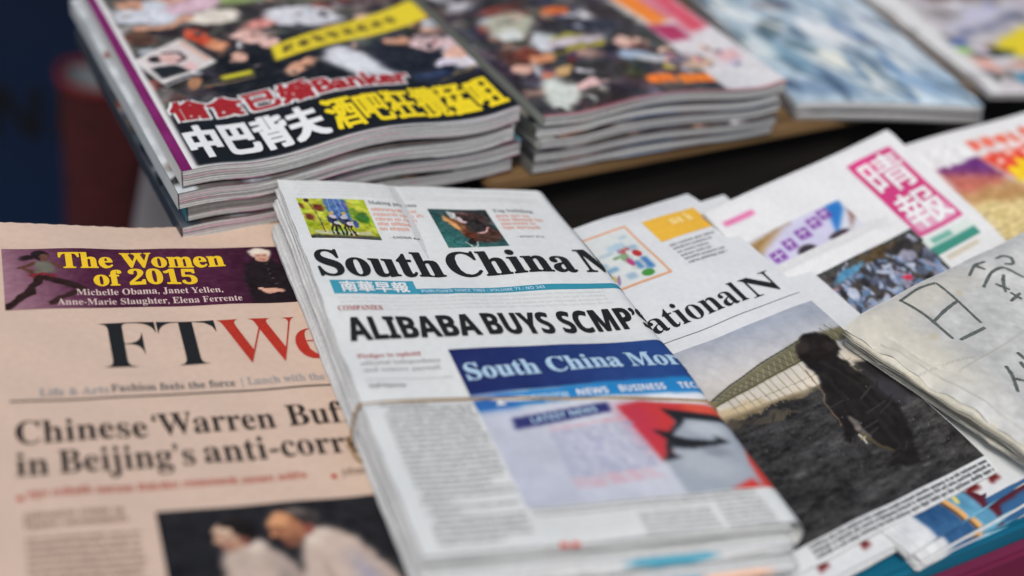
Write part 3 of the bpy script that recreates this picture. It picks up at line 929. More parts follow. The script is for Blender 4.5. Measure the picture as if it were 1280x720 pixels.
# rubber band round the pile
M_BAND = mat_noise('tan_rubber', lin((138, 112, 74)), rough=0.55, amt=0.12, scale=200)
def band_path():
    pts = []
    for u, v in ((0, 102), (20, 101.6), (54, 100.2), (75, 97), (95, 94.2), (120, 91.8), (140, 90), (UF + 6, 87.2)):
        pts.append(np.array(S0.S(u, v, .75)))
    for a in np.linspace(.3, math.pi / 2, 5):
        pts.append(S0.S(UF + KF * .7 + RF * a, 87.5 - a * 2, 1.0))
    for z in (-14, -20, -25): pts.append(np.array([(UF + KF * .7 + RF + 2.2) * MM, .0845, z * MM]))
    for u in (150, 80, 10): pts.append(np.array([u * MM, .09, -26.7 * MM]))
    for z in (-24, -19, -13, -8, -4): pts.append(np.array([(-2.6 if z < -6 else -1.9) * MM, .1017, z * MM]))
    pts.append(np.array(S0.S(-.9, 102, .3)))
    return np.array(pts)
def tube(P, r, n=8):
    m = len(P); q = []
    for i in range(m):                       # Catmull-Rom through a closed ring of points
        p0, p1, p2, p3 = P[i - 1], P[i], P[(i + 1) % m], P[(i + 2) % m]
        for t in np.linspace(0, 1, 6, endpoint=False):
            q.append(.5 * ((2 * p1) + (p2 - p0) * t + (2 * p0 - 5 * p1 + 4 * p2 - p3) * t * t + (3 * p1 - p0 - 3 * p2 + p3) * t ** 3))
    q = np.array(q); m = len(q)
    T = np.roll(q, -1, 0) - np.roll(q, 1, 0); T /= np.linalg.norm(T, axis=1)[:, None]
    side = np.array([0, 1., 0]); A = np.cross(T, side); A /= np.linalg.norm(A, axis=1)[:, None]; Bv = np.cross(A, T)
    V = [q[i] + r * (math.cos(2 * math.pi * k / n) * A[i] + math.sin(2 * math.pi * k / n) * Bv[i]) for i in range(m) for k in range(n)]
    F = [(i * n + k, i * n + (k + 1) % n, ((i + 1) % m) * n + (k + 1) % n, ((i + 1) % m) * n + k) for i in range(m) for k in range(n)]
    return V, F
V, F = tube(band_path(), .00066)
rb = mesh_obj('rubber_band', V, F, M_BAND)
rb.matrix_world = F_SC.matrix()
tag(rb, 'thin tan rubber band stretched round the white newspaper pile', 'rubber band')

# ================================================================== newspaper with the bridge photo
F_IN = Frame((0.3404, 0.3904, 0.0137), (0.95416, 0.27236, 0.12411), (-0.10414, -0.08668, 0.99078), 4.0)
def h_in(u, v):
    return .4 * np.sin(u * .13 + v * .05) * np.sin(v * .09 - u * .03) + .5 * np.sin(u * .05 + v * .02) + .4 * np.sin(v * .045) - 2.2 * np.exp(-np.maximum(247 - v, 0) / 4.0) - 1.5 * np.exp(-np.maximum(v + 8, 0) / 2.5)
IN = Sheet('bridge_photo_newspaper', F_IN, 'newspaper with a dark beach and bridge photo, right of the white pile', 'newspaper', 'newspapers laid out on the table', h=h_in)
def in_under(u, v): return -6.0 + 0 * u
IN.body('pages', -41, 124.2, -7.4, 249, lambda u, v: h_in(u, v) - .12, lambda u, v: h_in(u, v) - 4.2, nsec=2, bulge=(1, 1, 1, 1), jit=.6, lev=6, col=paper_col((205, 209, 212), 12), seed=41, wob=.2)
IN.patch('front_page', -42, 125, -8, 249.6, M_NEWS, 0.08, col=(211, 216, 220))
cv = Cv(-30, 124.4, 1.5, 133, .6, (51, 51, 52))
sky_m = np.clip((cv.Y - (80 - (cv.X - 40) * .06)) / 3, 0, 1)
cv.noise(8, 9, 12, sx=2); cv.noise(9, 2, 13, sx=3); cv.noise(5, 1.2, 14)
base = cv.c.copy()
cv.grad((60, 84), (60, 132), (212, 204, 190), (166, 172, 184))
cv.grad((60, 100), (66, 133), (206, 203, 200), (158, 166, 180), mask=np.clip((cv.Y - 96) / 12, 0, 1)); cv.noise(2, 10, 2)
cv.c = base * (1 - sky_m[..., None]) + cv.c * sky_m[..., None]
cv.warp(1.2, 6, 68); cv.ell(20, 84, 26, 4.5, (190, 164, 118), -3, .6, .55); cv.ell(60, 80, 20, 2.4, (178, 156, 116), -3, .6, .5)
for i in range(34): cv.ell(random.uniform(-20, 122), random.uniform(68, 81), random.uniform(4, 14), random.uniform(.8, 2.2), random.choice(((70, 66, 60), (44, 43, 44), (84, 78, 66))), -3, .6, .8)
cv.unwarp()
for i in range(16):
    x = 30 + i * 5.2 + random.uniform(-1, 1)
    cv.line([(x, 78), (x + .8, 93 + i * .35)], 1.0, (136, 134, 108), a=.55)
    cv.line([(x - 1, 86), (x + 4, 86.6)], .5, (140, 136, 112), a=.7)
cv.poly([(14, 92), (25, 96), (40, 101), (64, 106), (97, 111.5), (126, 109), (126, 99), (113, 101), (88, 98), (61, 95.5), (39, 93.5), (14, 90)], (112, 108, 84), .8)
for i in range(22):
    x = 24 + i * 4.4; y = 94.5 + (x - 24) * .14; q = .8 + (x - 24) * .06
    cv.line([(x, y - q), (x + 4, y + q)], .6, (150, 150, 130), a=.7); cv.line([(x, y + q), (x + 4, y - q)], .6, (70, 74, 68), a=.8)
cv.line([(14, 92), (25, 96), (40, 101), (64, 106), (97, 111)], .9, (74, 78, 72)); cv.line([(14, 90), (39, 93.8), (61, 96), (88, 98)], 1.2, (88, 86, 62))
bd = (29, 27, 28)
cv.warp(.7, 6, 67)
cv.poly([(110, 84), (119, 80), (125, 77), (125, 56), (112, 52)], (40, 39, 41), 1.5)
cv.poly([(86, 92), (87, 100), (93, 106), (103, 111.5), (111, 109), (114, 103), (112, 95), (107, 88), (108, 78), (111, 62), (110, 48), (104, 35), (99, 23), (91, 13), (84, 15), (78, 20), (83, 28), (80, 36), (77, 44), (73, 42), (70, 38), (68, 44), (73, 52), (76, 60), (82, 77), (87, 84)], bd, 1.0)
cv.ell(100, 102, 13, 10, (30, 26, 26), 20); cv.line([(84, 92), (81, 77), (75, 60), (72, 52)], .8, (128, 104, 84), .5, .8)
cv.noise(3.5, 5, 21)
for p_ in ([(96, 92), (101, 70), (98, 40)], [(104, 86), (107, 64), (104, 44)], [(90, 84), (88, 66), (84, 52)], [(94, 60), (92, 40), (90, 24)]): cv.line(p_, 2.2, (44, 41, 41), 2.0, .6)
cv.ell(94, 106, 5, 3.6, (54, 47, 45), 30, .8, .8); cv.ell(108, 100, 3.4, 4, (50, 44, 43), 0, .8, .7)
cv.ell(115, 58, 6, 12, (72, 70, 80), 20, .8, .6)
cv.line([(80, 53), (79, 46), (80, 40)], 2.6, (130, 124, 118), 1.2, .7); cv.line([(78, 42), (80, 34), (85, 27)], 2.0, (100, 88, 56), 1.4, .7)
cv.line([(77, 42.5), (75.8, 37)], .9, (214, 208, 196)); cv.line([(74.6, 40), (78.4, 39.6)], .8, (200, 184, 126))
cv.unwarp()
for i in range(40): cv.ell(random.uniform(-10, 120), random.uniform(4, 70), .35, .3, (150, 150, 150), 0, .5, .7)
for i in range(60):
    x, y = random.uniform(-20, 110), random.uniform(4, 74); cv.line([(x, y), (x + random.uniform(4, 16), y + random.uniform(1, 5))], random.uniform(.4, 1.1), random.choice(((62, 62, 64), (30, 31, 33), (72, 71, 72))), .5, .6)
IN.picture('photo', cv, .3)
IN.text('masthead', SERIF('Intern'), I_BLACK, 150, 15.6, -38, 25.4)
IN.text('masthead', SERIF('ational'), I_BLACK, 149.6, 15.6, 27.5, 92.5)
IN.text('masthead', SERIF('N'), I_BLACK, 148.6, 15.8, 95.5, 117)
IN.patch('rule', -38, 123, 141.4, 141.9, I_SOFT, .3)
cv = Cv(18, 67, 188, 236, .7, (212, 160, 124))
cv.rect(18, 65.2, 190, 234, (208, 214, 214))
for i in range(16):
    x, y = random.uniform(22, 56), random.uniform(192, 228); cv.rect(x, x + random.uniform(4, 10), y, y + random.uniform(2, 7), random.choice(((150, 176, 196), (120, 160, 190), (190, 196, 190), (170, 190, 200))), .6)
for i in range(26):
    cv.ell(random.uniform(22, 60), random.uniform(194, 230), random.uniform(1.5, 4.5), random.uniform(1, 3.2), random.choice(((92, 130, 170), (150, 176, 196), (176, 96, 96), (130, 160, 124), (190, 176, 110), (150, 124, 160), (176, 196, 196))), random.uniform(0, 90), .4)
cv.ell(54, 194, 4.2, 2.8, (70, 140, 66)); cv.ell(58, 211, 2.8, 3.2, (176, 50, 52)); cv.rect(44, 56, 218, 224, (170, 196, 210), 1); cv.rect(57, 61, 197, 207, (70, 120, 176), 1); cv.rect(51, 55, 198, 205, (84, 130, 180), 1); cv.ell(50, 206, 2, 3.6, (172, 70, 120))
IN.picture('small_picture', cv, .3)
yb = IN.patch('yellow_box', 78, 117.5, 213.5, 234.5, M_NEWS, .28, col=(226, 178, 66))
IN.greek('box_text', 94, 113, 229.5, 217, 8, 5.6, ink('ink_light_gold', (240, 212, 134)), parent=yb, lift=.5, seed=52, slope=0, fill=1.5)
IN.greek('teaser_text', 80, 117, 209, 189, 3.6, 1.7, I_PALE, ragged=.4, seed=51)
IN.greek('text_rows', 5, 123.5, .2, -7.6, 2.7, 1.6, I_SOFT, seed=53, fill=1.15, slope=-.006, para=.1)
# paper lying under it
F_UN = Frame((0.3404, 0.3904, 0.0137), (0.95416, 0.27236, 0.12411), (-0.10414, -0.08668, 0.99078), 4.0)
UN = Sheet('white_red_newspaper', F_UN, 'white newspaper with dark red patches, peeping out under the bridge photo newspaper', 'newspaper', 'newspapers laid out on the table', h=lambda u, v: .4 * np.sin(u * .06), dz=-5.2)
def un_bot(u, v):
    x = .3404 + (u * .954 - v * .27) * MM
    y_ = v
    return -np.clip(9.0 + v * .085, 8.0, 30)
UN.body('pages', -38, 147, -15.2, 240, lambda u, v: .4 * np.sin(u * .06) - .1, lambda u, v: -4.0 - np.clip(v, 0, 250) * .06, nsec=2, bulge=(1, 1, 1, 1), jit=.8, lev=6, col=paper_col((206, 210, 213), 12), seed=43, wob=.2)
UN.patch('front_page', -39, 148, -16, 241, M_NEWS, .08, col=(212, 217, 221))
cv = Cv(-30, 146, -13.5, -2, .7, (212, 217, 221))
for a, b in ((4, 13), (31, 39), (102, 114), (118, 128)): cv.poly([(a, -11), (b - 2, -10), (b - 3, -5), (a + 3, -4)], (104, 28, 30), .4)
UN.picture('red_patches', cv, .25)

# ================================================================== pink title newspaper and the far one
F_PK = Frame((0.4058, 0.6399, 0.0467), (0.92734, 0.32244, 0.18993), (-0.10052, -0.27424, 0.95639), 4.0)
def h_pk(u, v):
    return .4 * np.sin(u * .14 + v * .05) * np.sin(v * .1) + .8 * np.sin(u * .04 + .6) + .5 * np.sin(v * .06) + 2.6 * np.exp(-((v + 62 + u * .01) / 3.6) ** 2) * np.clip((100 - u) / 14, 0, 1) - 1.5 * np.exp(-np.maximum(-v, 0) / 3)
PK = Sheet('pink_title_newspaper', F_PK, 'Chinese newspaper with a magenta title box and a purple lettered photo', 'newspaper', 'newspapers laid out on the table', h=h_pk)
PK.body('pages', -3, 156, -150, -.6, lambda u, v: h_pk(u, v) - .12, lambda u, v: h_pk(u, v) - 5.0, nsec=2, bulge=(1, 1, 1, 1), jit=.7, lev=6, col=paper_col((210, 212, 214), 12), seed=45, wob=.2)
PK.step = 2.5
PK.patch('front_page', -4, 157, -151, 0, M_NEWS, .08, col=(218, 221, 224))
cv = Cv(107.5, 147.5, -79.5, -11.5, .5, (222, 222, 225))
cv.rect(108, 147, -79, -12, (196, 62, 124), .4); cv.rect(110.5, 144.5, -76.5, -62, (222, 210, 218), 1.2, .7)
cv.ell(118, -20, 9, 7, (214, 56, 132), 0, .6)
tb = PK.picture('title_box', cv, .3)
PK.text('title_characters', '晴', I_WHITE, -44, 29, 112, 144, parent=tb, lift=.55, bold=.35)
PK.text('title_characters', '報', I_WHITE, -75.5, 28, 112, 144, parent=tb, lift=.55, bold=.35)
cv = Cv(106, 147, -95, -82, .5, (206, 218, 214)); cv.rect(106, 147, -95, -88.5, (64, 140, 126), .5); cv.rect(112, 130, -87, -83, (110, 170, 158), .8)
PK.picture('green_strip', cv, .3)
cv = Cv(110, 146, -101, -97, .6, (218, 220, 222)); cv.rect(112, 140, -100.4, -97.6, (196, 190, 172), .6); PK.picture('small_line', cv, .3)
cv = Cv(2, 82.5, -54.5, -31, .6, (206, 210, 224))
cv.poly([(2, -34), (40, -31), (40, -36), (6, -46), (2, -48)], (150, 120, 76), 1.2); cv.ell(20, -38, 14, 3, (168, 140, 96), 12, .5)
cv.poly([(4, -44), (14, -55), (62, -55), (76, -31), (34, -32)], (196, 196, 222), 2)
cv.poly([(60, -54), (80, -38), (82.5, -31), (70, -31)], (44, 116, 190), 1.2); cv.poly([(70, -55), (83, -46), (83, -38), (78, -46)], (140, 106, 96), 1.5); cv.ell(34, -54, 7, 4, (60, 54, 62), 0, .5); cv.ell(62, -53, 8, 2.4, (70, 62, 72), 0, .5)
for (x, y, w_) in ((10, -49, 10), (23, -45, 8), (36, -42, 10), (49, -38.5, 9), (60, -36, 9)):
    cv.rect(x, x + w_, y - 4.2, y + 3.6, (118, 66, 150), .5, .85)
    cv.line([(x + 2, y), (x + w_ - 2, y + .6)], 1.1, (206, 196, 226)); cv.line([(x + w_ * .5, y - 3), (x + w_ * .5, y + 3)], .9, (196, 186, 220))
PK.picture('photo', cv, .3)
cv = Cv(0, 26, -17.5, -11.5, .5, (218, 221, 224)); cv.rect(1, 25, -16.4, -12.6, (214, 104, 158), 1.2); PK.picture('pink_tag', cv, .3)
cv = Cv(-2, 108, -148, -71, .8, (60, 66, 66))
cv.rect(2.5, 105, -150, -74, (70, 66, 64), .5); cv.warp(1.2, 6, 69)
for i in range(260):
    cv.ell(random.uniform(4, 104), -76 - abs(random.gauss(0, 30)), random.uniform(1.4, 5), random.uniform(1, 3.2), random.choice(((150, 164, 190), (120, 140, 176), (176, 186, 206), (60, 64, 76), (44, 46, 54), (88, 96, 118), (104, 130, 164), (140, 140, 160))), random.uniform(0, 180), .35)
cv.ell(70, -76, 24, 3.5, (84, 70, 50), 3, .5); cv.ell(90, -79, 12, 4, (48, 46, 48), 3, .5); cv.ell(45, -79, 14, 3, (84, 140, 176), 8, .5); cv.ell(77, -98, 3, 2, (206, 60, 86)); cv.ell(20, -85, 10, 4, (190, 150, 168), 8, .6)
cv.noise(8, 3, 70); cv.unwarp()
PK.picture('crowd_photo', cv, .3)

F_FA = Frame((0.5645, 0.6860, 0.0681), (0.97013, 0.19098, 0.14958), (-0.10146, -0.24067, 0.96529), 2.0)
h_fa = lambda u, v: .8 * np.sin(u * .05) + .4 * np.sin(v * .07) - 1.5 * np.exp(-np.maximum(-v, 0) / 3)
FA = Sheet('red_title_newspaper', F_FA, 'Chinese newspaper with red title and yellow patch, behind the pink title one', 'newspaper', 'newspapers laid out on the table', h=h_fa)
FA.body('pages', -5, 149, -150, -.6, lambda u, v: h_fa(u, v) - .12, lambda u, v: h_fa(u, v) - 5, nsec=2, jit=.7, lev=6, col=paper_col((212, 214, 215), 12), seed=47)
FA.patch('front_page', -6, 150, -151, 0, M_NEWS, .08, col=(220, 222, 224))
cv = Cv(0, 145, -140, -10, .8, (220, 222, 224))
cv.warp(1.3, 8, 95)
cv.poly([(4, -29), (40, -28), (46, -50), (10, -50)], (104, 50, 116), 1); cv.poly([(4, -31), (18, -36), (46, -46), (46, -66), (4, -66)], (186, 106, 92), 4); cv.rect(4, 60, -140, -56, (214, 196, 140), 4); cv.poly([(8, -52), (40, -56), (60, -60), (60, -70), (8, -64)], (176, 136, 90), 3)
for i in range(12): cv.line([(4, -70 - i * 5), (60, -66 - i * 5)], 1, (160, 140, 100), .6, .6)
cv.poly([(40, -30), (145, -20), (145, -70), (62, -62), (48, -44)], (218, 70, 52), 2)
for x in (42, 54, 66, 78, 90): cv.rect(x, x + 9, -22, -14, (226, 110, 90), .8)
for x, y, a in ((60, -46, 7), (68, -50, 8), (58, -54, 6), (74, -58, 9), (82, -54, 6), (70, -42, 6), (66, -60, 6)): cv.poly([(x - a, y - a * .6), (x + a * .7, y - a * .8), (x + a, y + a * .5), (x - a * .6, y + a * .8)], (236, 204, 44), .8)
for x, y in ((50, -38), (64, -34), (78, -36), (56, -62), (90, -34)): cv.rect(x, x + 7, y, y + 6, (232, 214, 206), .8, .8)
cv.noise(8, 4, 96); cv.unwarp()
FA.picture('front_print', cv, .3)

# ================================================================== wrapped bundle with handwriting
F_BU = Frame((0.4236, 0.5114, 0.0532), (0.92680, 0.35296, 0.12829), (-0.10414, -0.08668, 0.99078), -2.45)
def h_bu(u, v):
    return (1.0 * np.sin(u * .03 + .4) + .7 * np.sin(v * .05 + u * .02) + .35 * np.sin(u * .13 - v * .09)
            + 1.3 * np.sin(v * .16 + 1) * np.exp(-np.maximum(u, 0) / 9) + .8 * np.sin(v * .37) * np.exp(-np.maximum(u, 0) / 5)
            + .9 * np.exp(-((u - 14 - 5 * np.sin(v * .05)) / 3.0) ** 2) * np.sin(v * .045) - 5.2 * np.exp(-np.maximum(u, 0) / 6.5) - 2.4 * np.exp(-np.maximum(-v, 0) / 4.5) - 2.6 * np.exp(-np.maximum(v + 116, 0) / 4.5))
BU = Sheet('wrapped_bundle', F_BU, 'grubby grey paper wrapped bundle with black handwritten characters at right', 'bundle', h=h_bu, step=2.5)
def grime_crevices(c, u, v, t, k, r):
    side = (u < 2)
    w = np.clip(.5 + .5 * np.sin(v * .21 + t * 3) * np.sin(v * .067 + 1), 0, 1)[..., None]
    d = c * (1 - .2 * w) + np.array((150, 142, 112)) * .2 * w
    d = d * (1 - .45 * (r.random() < .3))  # some levels darkened at random: crevice shade put into the colour
    c[side] = d[side]
    return c
BU.body('wrapping', 0, 190, -118, 0, lambda u, v: h_bu(u, v), lambda u, v: -10.5 + .8 * np.sin(v * .11) + 0 * u, nsec=1, bulge=(.55, .2, .4, .2), jit=.9, lev=12, col=paper_col((200, 199, 188), 14, grime_crevices), seed=61, wob=.9)
BU.body('papers', 3.2, 189, -116.5, -1, lambda u, v: -10.9 + .8 * np.sin(v * .11) + 0 * u, lambda u, v: -18.8 + 0 * u, nsec=3, bulge=(.9, .2, .6, .2), jit=1.6, lev=8, col=paper_col((196, 195, 184), 26, grime_crevices), seed=62, wob=1.2)
cv = Cv(-.6, 190, -118.6, .6, .9, (188, 191, 191))
cv.noise(7, 30, 31); cv.noise(4, 8, 32); cv.noise(4, 3, 33)
cv.ell(10, -30, 16, 40, (206, 200, 180), 5, 1.0, .5); cv.ell(50, -10, 40, 10, (196, 192, 178), 0, 1.0, .5)
for pts in ([(14.6, -57.8), (43, -58), (72, -57.5), (150, -60)], [(-1, -46), (22, -53), (30, -56)], [(3, -20), (6, -60), (5, -110)]): cv.line(pts, .8, (166, 166, 160), .6, .8)
for x, y, a in ((26, -34, 3), (80, -66, 4), (70, -18, 2.5), (110, -50, 5)): cv.ell(x, y, a, a * .6, (186, 178, 152), 20, 1.0, .7)
BU.picture('top_sheet', cv, .25)
STROKES = [[(36.0,4.9),(53.5,3.1),(66.0,5.3)],[(66.0,5.3),(63.1,21.2),(58.0,40.5)],[(36.8,5.5),(37.1,20.1),(32.8,41.0)],[(36.0,26.5),(50.8,23.4),(62.9,22.0)],[(35.4,43.5),(56.3,43.9)],[(87.8,11.4),(99.9,6.3),(108.1,7.5)],[(99.0,5.8),(100.7,12.7)],[(85.4,22.3),(101.1,15.9),(113.1,15.6),(114.7,28.2)],[(116.4,8.7),(123.0,8.8),(125.9,12.6),(121.1,17.6),(116.3,14.6)],[(93.8,23.8),(96.8,31.3)],[(106.2,20.9),(99.9,24.7),(92.6,31.4)],[(94.7,32.8),(95.7,39.9)],[(88.0,37.9),(99.8,36.0)],[(37.4,69.3),(34.2,75.1),(24.4,85.3)],[(32.4,78.4),(34.7,82.1)],[(52.0,66.1),(50.4,72.0)],[(46.5,71.7),(43.5,76.6)]]
BU.strokes('handwriting', [[(x, -y) for x, y in l] for l in STROKES], I_MARK, 1.9, lift=.5)

# ================================================================== folded papers at the lower right
F_LO = Frame((0.3912, 0.3966, 0.0140), (0.94889, 0.29945, 0.09973), N6)
LO_LAB = ['blue and white folded paper with orange arc, topmost at lower right corner',
          'blue and white folded paper second down at lower right corner, under the topmost',
          'blue and white folded paper lying on the teal table at lower right corner']
for k in range(3):
    hl = lambda u, v: -1.6 * np.exp(-np.maximum(v + 17, 0) / 3.0) + .3 * np.sin(u * .08)
    s = Sheet('folded_paper', F_LO, LO_LAB[k], 'newspaper', 'folded papers stacked at the lower right corner', h=hl, dz=2.0 - 3.7 * k, du=(-5, 1, 1)[k], dv=(1.5, -1.2, -1.0)[k], rot=(3.0, 0, -2.5)[k])
    def lows(c, u, v, t, q, r):
        front = v < -12
        if t > .86: return c
        c[front & (u > 20) & (u < 40)] = (60, 106, 152)
        c[front & (u >= 40) & (u < 44)] = (206, 160, 100)
        c[front & (u >= 44) & (u < 62)] = (126, 188, 214)
        c[front & (u >= 62)] = (52, 96, 140)
        return c
    s.body('pages', 1, 130, -16.2, 60, lambda u, v: hl(u, v) - .1, lambda u, v: hl(u, v) - 3.5, nsec=2, bulge=(1, 1, 1, 1), jit=.8, lev=6, col=paper_col((208, 212, 215), 14, lows), seed=71 + k, wob=.2)
    cv = Cv(0, 131, -17.2, 61, .7, (214, 218, 222))
    cv.rect(20, 40, -18, 62, (46, 88, 132), .4); cv.rect(44, 66, -18, 62, (92, 150, 182), .6); cv.noise(6, 5, 60 + k)
    cv.line([(48, 30), (42.5, 6), (41, -4), (42, -18)], 5, (222, 174, 112), .8); cv.line([(46, 30), (41, 6), (39.5, -4), (40.5, -18)], 1.6, (74, 48, 40), .6)
    cv.line([(56, 4), (50, 0), (47, -8)], 2.6, (226, 206, 120), 1.2)
    cv.rect(56, 131, -18, 62, (88, 30, 42), .6); cv.poly([(58, -18), (131, -18), (131, -9), (62, -13)], (52, 96, 140), .6)
    for x in (3, 6): cv.line([(x, -18), (x + .6, 62)], .5, (160, 164, 168), .5, .6)
    s.picture('front_page', cv, .12)

# ================================================================== magazines
def waves(a, l, ph, w):
    return lambda u, v: a * np.sin(u / l * 2 * math.pi + ph) * np.exp(-np.maximum(v, 0) / 220) * np.clip(u / 30, 0, 1) * np.clip((w - u) / 25 + .3, 0, 1)


def mag_sides(cols, hot):
    """trimmed page edges: thin lines of paper, a printed stripe here and there, the cover's coloured edge"""
    def f(kind, u, v, t, k, r):
        c = np.empty(u.shape + (3,))
        c[:] = (186, 188, 190)
        if kind == 'side':
            c += r.uniform(-56, 26) + (10 * np.sin(u * .03 + 9 * t))[..., None]
            m = np.sin(u * .05 + r.uniform(0, 6)) + np.sin(u * .021 + r.uniform(0, 6))
            if r.random() < .42:
                c = np.where((m > .7)[..., None], c * .4 + np.array(cols[r.integers(len(cols))]) * .6, c)
            if t > .93 or t < .08:
                for a, b, q in hot: c[(u > a) & (u < b)] = q
        return lin(np.clip(c, 3, 250)) * K
    return f


PHOTO = ((206, 166, 148), (60, 52, 52), (36, 34, 38), (190, 190, 196), (150, 120, 104), (96, 88, 84), (44, 40, 46), (130, 126, 122), (168, 176, 184), (120, 60, 50))


def mag_stack(name, frame, labels, group, n, t, w, d, h, painter, cols, hot, offs, mat_cover=M_GLOSS, seed=0, spines=None, bulge=0.0, u0=0.0):
    out = []
    for k in range(n):
        du, dv, rot = offs[k]
        g0 = np.random.default_rng(seed + 50 + k).uniform(0, 6, 3)
        hk = (lambda k, g0: (lambda u, v: h(u, v) * (1 - .1 * k) - (.35 * k + (.55 if k else 0) * (1 + np.sin(u * .045 + g0[0])) * .5 + (.35 if k else 0) * np.sin(v * .05 + g0[1]))))(k, g0)
        s = Sheet(name, frame, labels[k], 'magazine', group, h=hk, dz=-t * k, du=du, dv=dv, rot=rot, step=4.0)
        last = k == n - 1
        bot = (lambda u, v: np.minimum(h(u, v) * .25, 0) - t + .5) if last else (lambda u, v, hk=hk: hk(u, v) - t + 1.35)
        s.body('pages', u0 + .5, w - .6, .5, d - .5, lambda u, v, hk=hk: hk(u, v) - .12, bot, nsec=1, bulge=(bulge, 0, bulge, 0), jit=.7, lev=24, col=mag_sides(cols, hot), seed=seed + k, wob=.12)
        if k == 0:
            cov = s.picture('cover', painter(), .1, mat=mat_cover)
        else:
            c2 = Cv(u0, w, 0, d, 3.0, spines[k % len(spines)])
            c2.rect(u0 + 10, w, 0, d, (90, 84, 84), 0); c2.clutter(70, PHOTO, 3, 10, 30 + k); c2.noise(14, 14, k)
            cov = s.picture('cover', c2, .1, mat=mat_cover)
        if spines:
            c3 = Cv(u0 - .6, u0 + .2, 0, d, 2.0, spines[k % len(spines)])
            P = np.stack([np.full((len(c3.X), 5), u0 - .35), np.repeat(c3.Y[:, :1], 5, 1), np.linspace(-t + 1.1, .1, 5)[None, :] + hk(np.zeros((len(c3.X), 5)), np.repeat(c3.Y[:, :1], 5, 1))], -1)
            L = s.loc(P[..., 0], P[..., 1], P[..., 2]).reshape(-1, 3)
            mesh_obj('spine', L, grid_faces(len(c3.X), 5, 0, True), mat_cover, s.root, np.broadcast_to(lin(spines[k % len(spines)]) * K, L.shape))
        out.append((s, cov))
    return out


